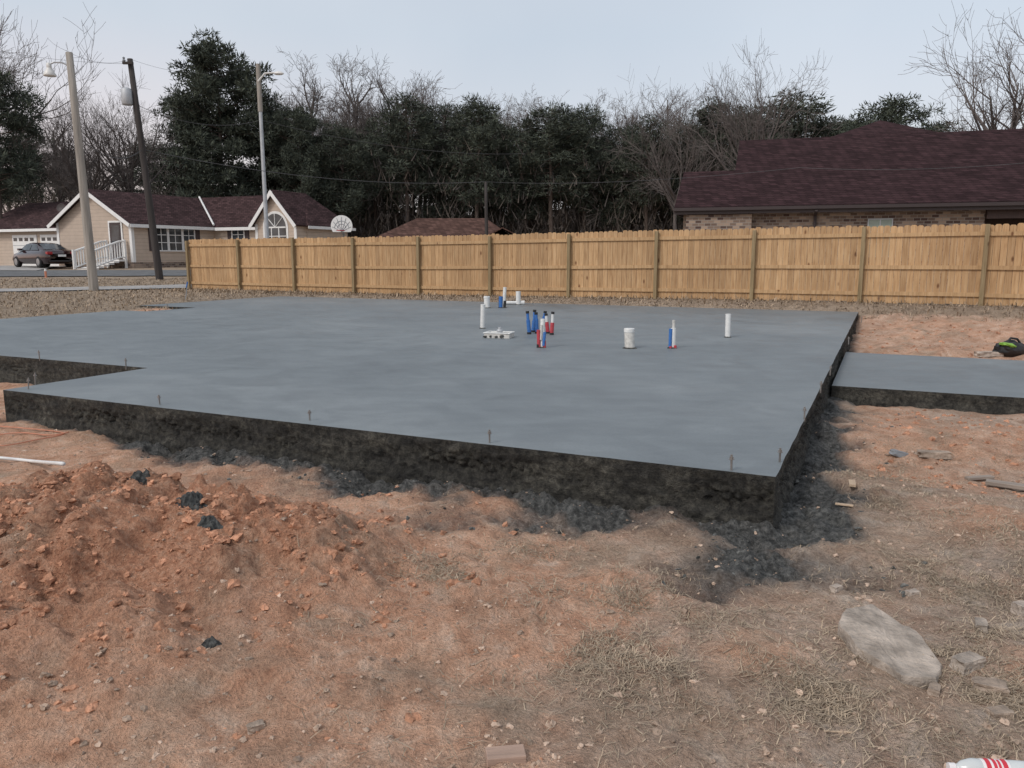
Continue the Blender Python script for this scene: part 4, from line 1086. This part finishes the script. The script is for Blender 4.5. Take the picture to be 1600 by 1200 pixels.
blades('dry_grass', M['straw'], 15000, s_straw, .02, .085, .95, 'dry straw-coloured grass matted over the bare ground at right', 'grass', .0010)
def s_fence():
    t = RN.uniform(0, 34); o_ = RN.uniform(.05, 1.5)**1.4; x = FA[0]+FD[0]*t+FD[1]*o_; y = FA[1]+FD[1]*t-FD[0]*o_
    a, b = ab(x, y)
    if slabsd(a, b) < .08: return None
    return (x, y)
blades('fence_weeds', M['weed'], 8000, s_fence, .06, .26, .4, 'brown dead weeds along the foot of the fence', 'weeds', .003)
def s_field():
    y = RN.uniform(13, 36); x = RN.uniform(-.70, -.3)*y; a, b = ab(x, y)
    if slabsd(a, b) < .1 or (b > 15.5 and a > -14): return None
    ya = 26.3-(-20-x)*.17 if x < -20 else 26.3+(x+20)*.45
    if ya-.1 < y < ya+3.0: return None
    return (x, y)
blades('field_grass', M['weed'], 12000, s_field, .06, .2, .55, 'short brown winter grass on the open ground left of the slab', 'grass', .003)

def lump(name, label, cat, px, py, sx, sy, sz, m, rz=0, seed=0, tilt=0, cut=.55, sink=.45, group=None):
    p = ongr(px, py); v, f = ICO3; vs = []
    for q in v:
        q = Vector((max(-cut, min(cut, q.x))/cut, max(-cut, min(cut, q.y))/cut, max(-cut, min(cut, q.z))/cut))
        k = 1+.2*noise.noise(q*1.1+Vector((seed*7.7, 0, 0)))+.12*noise.noise(q*3+Vector((0, seed, 0)))
        k2 = 1-.35*ss(-.2, 1, q.x*cos(seed)+q.y*sin(seed))
        vs.append(Vector((q.x*sx*k, q.y*sy*k*k2, q.z*sz*k)))
    R = Matrix.Rotation(tilt, 3, 'Y'); vs = [R@q for q in vs]
    mb = MB(); mb.add(vs, f); o = mb.build(name, M[m]); o.location = (p.x, p.y, p.z+sz*(1-sink)); o.rotation_euler = (0, 0, rz)
    return tag(o, label, cat, group)
def chunk():
    p = ongr(1388, 1030); out = [atz(*q, p.z) for q in ((1308, 988), (1322, 966), (1362, 958), (1408, 986), (1432, 994), (1472, 1042), (1462, 1064), (1408, 1062), (1388, 1048), (1340, 1024))]
    n = len(out); pts = []
    for i in range(n):
        a, b = out[i]-p, out[(i+1) % n]-p
        for k in range(5):
            t = k/5; q = a.lerp(b, t); s_ = noise.fractal(q*30, 1, 2, 3)*.006; pts.append(Vector((q.x+s_, q.y-s_, 0)))
    m_ = len(pts); vs = []; fs = []
    for (sc_, z) in ((1.02, -.06), (1.02, .006), (1.0, .017), (.985, .020), (.75, .021), (.5, .022), (.25, .021)):
        for q in pts: vs.append((q.x*sc_, q.y*sc_, z+.006+noise.fractal(q*sc_*26+Vector((0, 0, 3)), 1, 2, 4)*.0045+q.y*.06-q.x*.05))
    for r in range(6):
        for i in range(m_): fs.append((r*m_+i, r*m_+(i+1) % m_, (r+1)*m_+(i+1) % m_, (r+1)*m_+i))
    fs.append(tuple(6*m_+i for i in range(m_)))
    mb = MB(); mb.add(vs, fs); o = mb.build('concrete_chunk', M['chunk']); o.location = p; tag(o, 'long flat broken slab of old concrete lying in dry grass at lower right', 'rubble')
chunk()
lump('rock', 'pale rock just right of the long broken slab', 'rock', 1508, 1044, .055, .036, .026, 'chunk', .4, 2)
lump('rock', 'angular brown rock below the pale rock near the right edge', 'rock', 1545, 1082, .055, .035, .024, 'rockd', -.3, 3)
lump('rock', 'flat stone near the bottom right corner above the bottle', 'rock', 1562, 1122, .035, .025, .014, 'rockd', .2, 4)
lump('rock', 'rounded grey stone cut by the right edge of the picture', 'rock', 1600, 962, .04, .035, .03, 'rock', .2, 5)
lump('rock', 'small dark stone by the lower end of the broken slab', 'rock', 1460, 1085, .03, .02, .017, 'rockd', .9, 6)
lump('rock', 'flat brown stone in the red dirt at right', 'rock', 1458, 713, .12, .05, .025, 'rockd', -.1, 7)
lump('rock', 'small grey stone beside the dark spill, left of the slab corner', 'rock', 1305, 925, .025, .02, .016, 'rock', .5, 8)
lump('rock', 'small stone on the dirt below the clay heap', 'rock', 400, 1140, .028, .018, .014, 'rockd', .5, 9)
lump('rock', 'pale broken stone between the broken slab and the right edge stone', 'rock', 1530, 985, .04, .026, .018, 'chunk', 1.1, 14)
lump('rock', 'small broken stone above the long broken slab', 'rock', 1425, 930, .03, .022, .014, 'rock', .2, 15)
for i, (px, py, r, lb) in enumerate([(298, 786, .085, 'largest dark splat of spilled concrete on the red clay heap'), (328, 826, .05, 'dark splat of spilled concrete lowest on the red clay heap'), (216, 748, .055, 'dark splat of spilled concrete at the top of the red clay heap'), (330, 1012, .03, 'small dark lump low in front of the red clay heap')]):
    p = ongr(px, py); vs = []; fs = []; nr, na = 18, 56
    for j in range(nr+1):
        for k in range(na):
            a = 2*pi*k/na; rr = r*(j/nr)*(1+.45*noise.noise(Vector((cos(a)*1.6, sin(a)*1.6, i*5)))+.3*noise.noise(Vector((cos(a)*5, sin(a)*5, i*5))))
            x, y = cos(a)*rr*1.25, sin(a)*rr*.85; u = j/nr
            z = gh(p.x+x, p.y+y)-p.z+.014*(1-u**3)-.008*u+(lumps(x, y, 42, i)*.016+noise.fractal(Vector((x*60, y*60, i)), 1, 2, 3)*.006)*(1-u*.5)
            vs.append((x, y, z))
    for j in range(nr):
        for k in range(na): fs.append((j*na+k, j*na+(k+1) % na, (j+1)*na+(k+1) % na, (j+1)*na+k))
    t = MB(); t.add(vs, fs)
    o = t.build('concrete_splat', M['splat']); o.location = p; tag(o, lb, 'concrete', 'splats of spilled concrete on the clay')
def board(name, label, px, py, L, W, H, rz, m, lift=0, tilt=0):
    p = ongr(px, py); mb = MB(); Mx = Matrix.Rotation(tilt, 4, 'Y')
    mb.box(-L/2, L/2, -W/2, W/2, 0, H, Mx); o = mb.build(name, M[m], bevel=.003); o.location = (p.x, p.y, p.z+lift); o.rotation_euler = (0, 0, rz); tag(o, label, 'wood')
board('wood_offcut', 'short cut end of lumber lying at the bottom centre', 790, 1186, .125, .065, .03, radians(8), 'block', -.008)
board('wood_scrap', 'small pale wood block beside the right slab edge', 1331, 762, .13, .045, .02, radians(70), 'lumber', .008)
board('wood_scrap', 'thin pale stick lying just below the pale wood block', 1319, 792, .11, .022, .012, radians(-25), 'lumber', .008)
board('wood_scrap', 'thin stick on the ground at lower right, left of the bottle', 1306, 1152, .11, .008, .006, radians(-5), 'lumber', .006)
board('weathered_board', 'weathered grey board half buried at the right edge', 1580, 765, .32, .08, .03, radians(-35), 'greywood', .015)
board('weathered_board', 'second grey board lying flat left of the right edge board', 1530, 752, .22, .05, .02, radians(12), 'greywood', .015)
lump('crumpled_sheet', 'crumpled dark blue-grey scrap on the red dirt at right', 'scrap', 1405, 712, .07, .045, .025, 'grey', .3, 11, .3, .7)
def bag():
    p = ongr(1578, 556); t = thing('tool_bag', 'black bag with a neon green panel on the dirt at the right edge', 'bag', p, .3)
    v, f = ICO3; mb = MB()
    mb.add([Vector((q.x*.30*(1+.35*noise.noise(q*2.4)), q.y*.18, (q.z*.13+.09)*(1+.5*noise.noise(q*2.2+Vector((4, 0, 0)))))) for q in v], f); mb.build('body', M['black'], t)
    mb = MB(); mb.add([Vector((-.14+q.x*.13*(1+.4*noise.noise(q*2.6)), -.06+q.y*.12, .17+q.z*.035*(1+.6*noise.noise(q*3))+q.x*-.03)) for q in v], f); mb.build('panel', M['neon'], t)
    mb = MB(); mb.tube([(-.1, 0, .2), (-.02, 0, .28), (.12, 0, .26), (.2, 0, .18)], .018, 8); mb.build('handle', M['black'], t)
bag()
lump('rock', 'flat tan stone on the dirt beside the black and green bag', 'rock', 1545, 556, .2, .08, .04, 'rock', 0, 13)
def curve(name, label, cat, pix, r, m, lift):
    c = [ongr(*q) for q in pix]; out = []
    for i in range(len(c)-1):
        p0, p1, p2, p3 = c[max(i-1, 0)], c[i], c[i+1], c[min(i+2, len(c)-1)]
        for k in range(8):
            t = k/8; q = .5*((2*p1)+(p2-p0)*t+(2*p0-5*p1+4*p2-p3)*t*t+(3*p1-p0-3*p2+p3)*t**3); q.z += lift; out.append(q)
    mb = MB(); mb.tube(out, r, 8); tag(mb.build(name, M[m], smooth=True), label, cat)
curve('plastic_pipe', 'white plastic pipe lying on the dirt at the left edge', 'pipe', [(-60, 720), (0, 724), (55, 729), (105, 738)], .013, 'pvc', .04)
curve('cord', 'thin orange cord looped on the ground at the left edge', 'cord', [(-30, 668), (30, 672), (100, 680), (60, 692), (0, 700), (-20, 688), (30, 680), (80, 684), (110, 678)], .005, 'orange', .018)
def bottle():
    p = ongr(1545, 1216); t = thing('plastic_bottle', 'clear plastic bottle with a red and white label lying in the bottom right corner', 'bottle', (p.x, p.y, p.z+.028), radians(-5))
    Mx = Matrix.Rotation(pi/2, 4, 'Y'); r = .031
    mb = MB(); mb.lathe([(.012, -.115), (.026, -.118), (r, -.105), (r, -.06), (r*.94, -.055), (r*.94, .03), (r, .035), (r, .055), (.022, .085), (.012, .098), (.012, .105)], 24, Mx@Matrix.Scale(-1, 4, (0, 0, 1))); mb.build('body', M['plastic'], t, smooth=True)
    mb = MB(); mb.lathe([(r*1.0, -.028), (r*1.005, -.027), (r*1.005, .052), (r*1.0, .053)], 24, Mx); lb = mb.build('label', M['labelw'], t, smooth=True)
    mb = MB()
    for (x0, x1, a0, a1) in ((-.02, -.006, 200, 300), (.002, .012, 210, 330), (.016, .024, 190, 280), (.03, .044, 205, 310)):
        k = 8; vs = []
        for i in range(k+1):
            a = radians(a0+(a1-a0)*i/k); vs += [(x0, r*1.03*cos(a), -r*1.03*sin(a)), (x1, r*1.03*cos(a), -r*1.03*sin(a))]
        mb.add(vs, [(2*i, 2*i+1, 2*i+3, 2*i+2) for i in range(k)])
    mb.build('label_print', M['redink'], lb)
    mb = MB(); mb.lathe([(.0145, -.125), (.0145, -.105)], 16, Mx); mb.build('bottle_cap', M['labelw'], t)
bottle()

# ------------------------------------------------------------ light, sky, camera
W = bpy.data.worlds.new('World'); S.world = W; W.use_nodes = True; nt = W.node_tree
for n in list(nt.nodes): nt.nodes.remove(n)
out = nn(nt, 'ShaderNodeOutputWorld'); add = nn(nt, 'ShaderNodeAddShader')
EL, AZ = radians(44), radians(228)
sky = nn(nt, 'ShaderNodeTexSky', sky_type='NISHITA'); sky.sun_disc = False; sky.sun_elevation = EL; sky.sun_rotation = AZ; sky.dust_density = 3
bg1 = nn(nt, 'ShaderNodeBackground'); bg1.inputs[1].default_value = .05; nt.links.new(sky.outputs[0], bg1.inputs[0])
tc = nn(nt, 'ShaderNodeTexCoord'); sp = nn(nt, 'ShaderNodeSeparateXYZ'); nt.links.new(tc.outputs['Generated'], sp.inputs[0])
ng = noi(nt, tc.outputs['Generated'], 2.2, 4, .5)
c1 = ramp(nt, sp.outputs[2], [(0, (.63, .55, .54)), (.10, (.595, .57, .58)), (.25, (.515, .545, .575)), (1, (.53, .55, .575))])
lf = nn(nt, 'ShaderNodeMapRange'); lf.inputs[1].default_value = -.75; lf.inputs[2].default_value = -.05; lf.inputs[3].default_value = 1; lf.inputs[4].default_value = 0; nt.links.new(sp.outputs[0], lf.inputs[0])
hz = nn(nt, 'ShaderNodeMapRange'); hz.inputs[1].default_value = 0; hz.inputs[2].default_value = .26; hz.inputs[3].default_value = 1; hz.inputs[4].default_value = 0; nt.links.new(sp.outputs[2], hz.inputs[0])
mu = nn(nt, 'ShaderNodeMath', operation='MULTIPLY'); nt.links.new(lf.outputs[0], mu.inputs[0]); nt.links.new(hz.outputs[0], mu.inputs[1])
c1 = mixc(nt, mu.outputs[0], c1, (.82, .58, .52))
k = ramp(nt, ng, [(.35, (.93,.94,.95)), (.65, (1.05,1.04,1.03))]); c1 = mixc(nt, 1.0, c1, k, 'MULTIPLY')
bg2 = nn(nt, 'ShaderNodeBackground'); bg2.inputs[1].default_value = 1.0; nt.links.new(c1, bg2.inputs[0])
nt.links.new(bg1.outputs[0], add.inputs[0]); nt.links.new(bg2.outputs[0], add.inputs[1]); nt.links.new(add.outputs[0], out.inputs[0])
sl = bpy.data.lights.new('sun', 'SUN'); sl.energy = 1.5; sl.angle = radians(14); sl.color = (1, .95, .90)
so = bpy.data.objects.new('sun', sl); COL.objects.link(so)
dv = Vector((sin(AZ)*cos(EL), cos(AZ)*cos(EL), sin(EL))); so.rotation_euler = dv.to_track_quat('Z', 'Y').to_euler()
cam = bpy.data.cameras.new('camera'); co = bpy.data.objects.new('camera', cam); COL.objects.link(co)
co.location = (0, 0, CZ); co.rotation_euler = (pi/2-PT, 0, 0); cam.sensor_width = 36; cam.lens = F/1600*36; cam.clip_end = 2000; cam.clip_start = .05
S.camera = co
S.view_settings.view_transform = 'Standard'; S.view_settings.look = 'None'; S.view_settings.exposure = 0
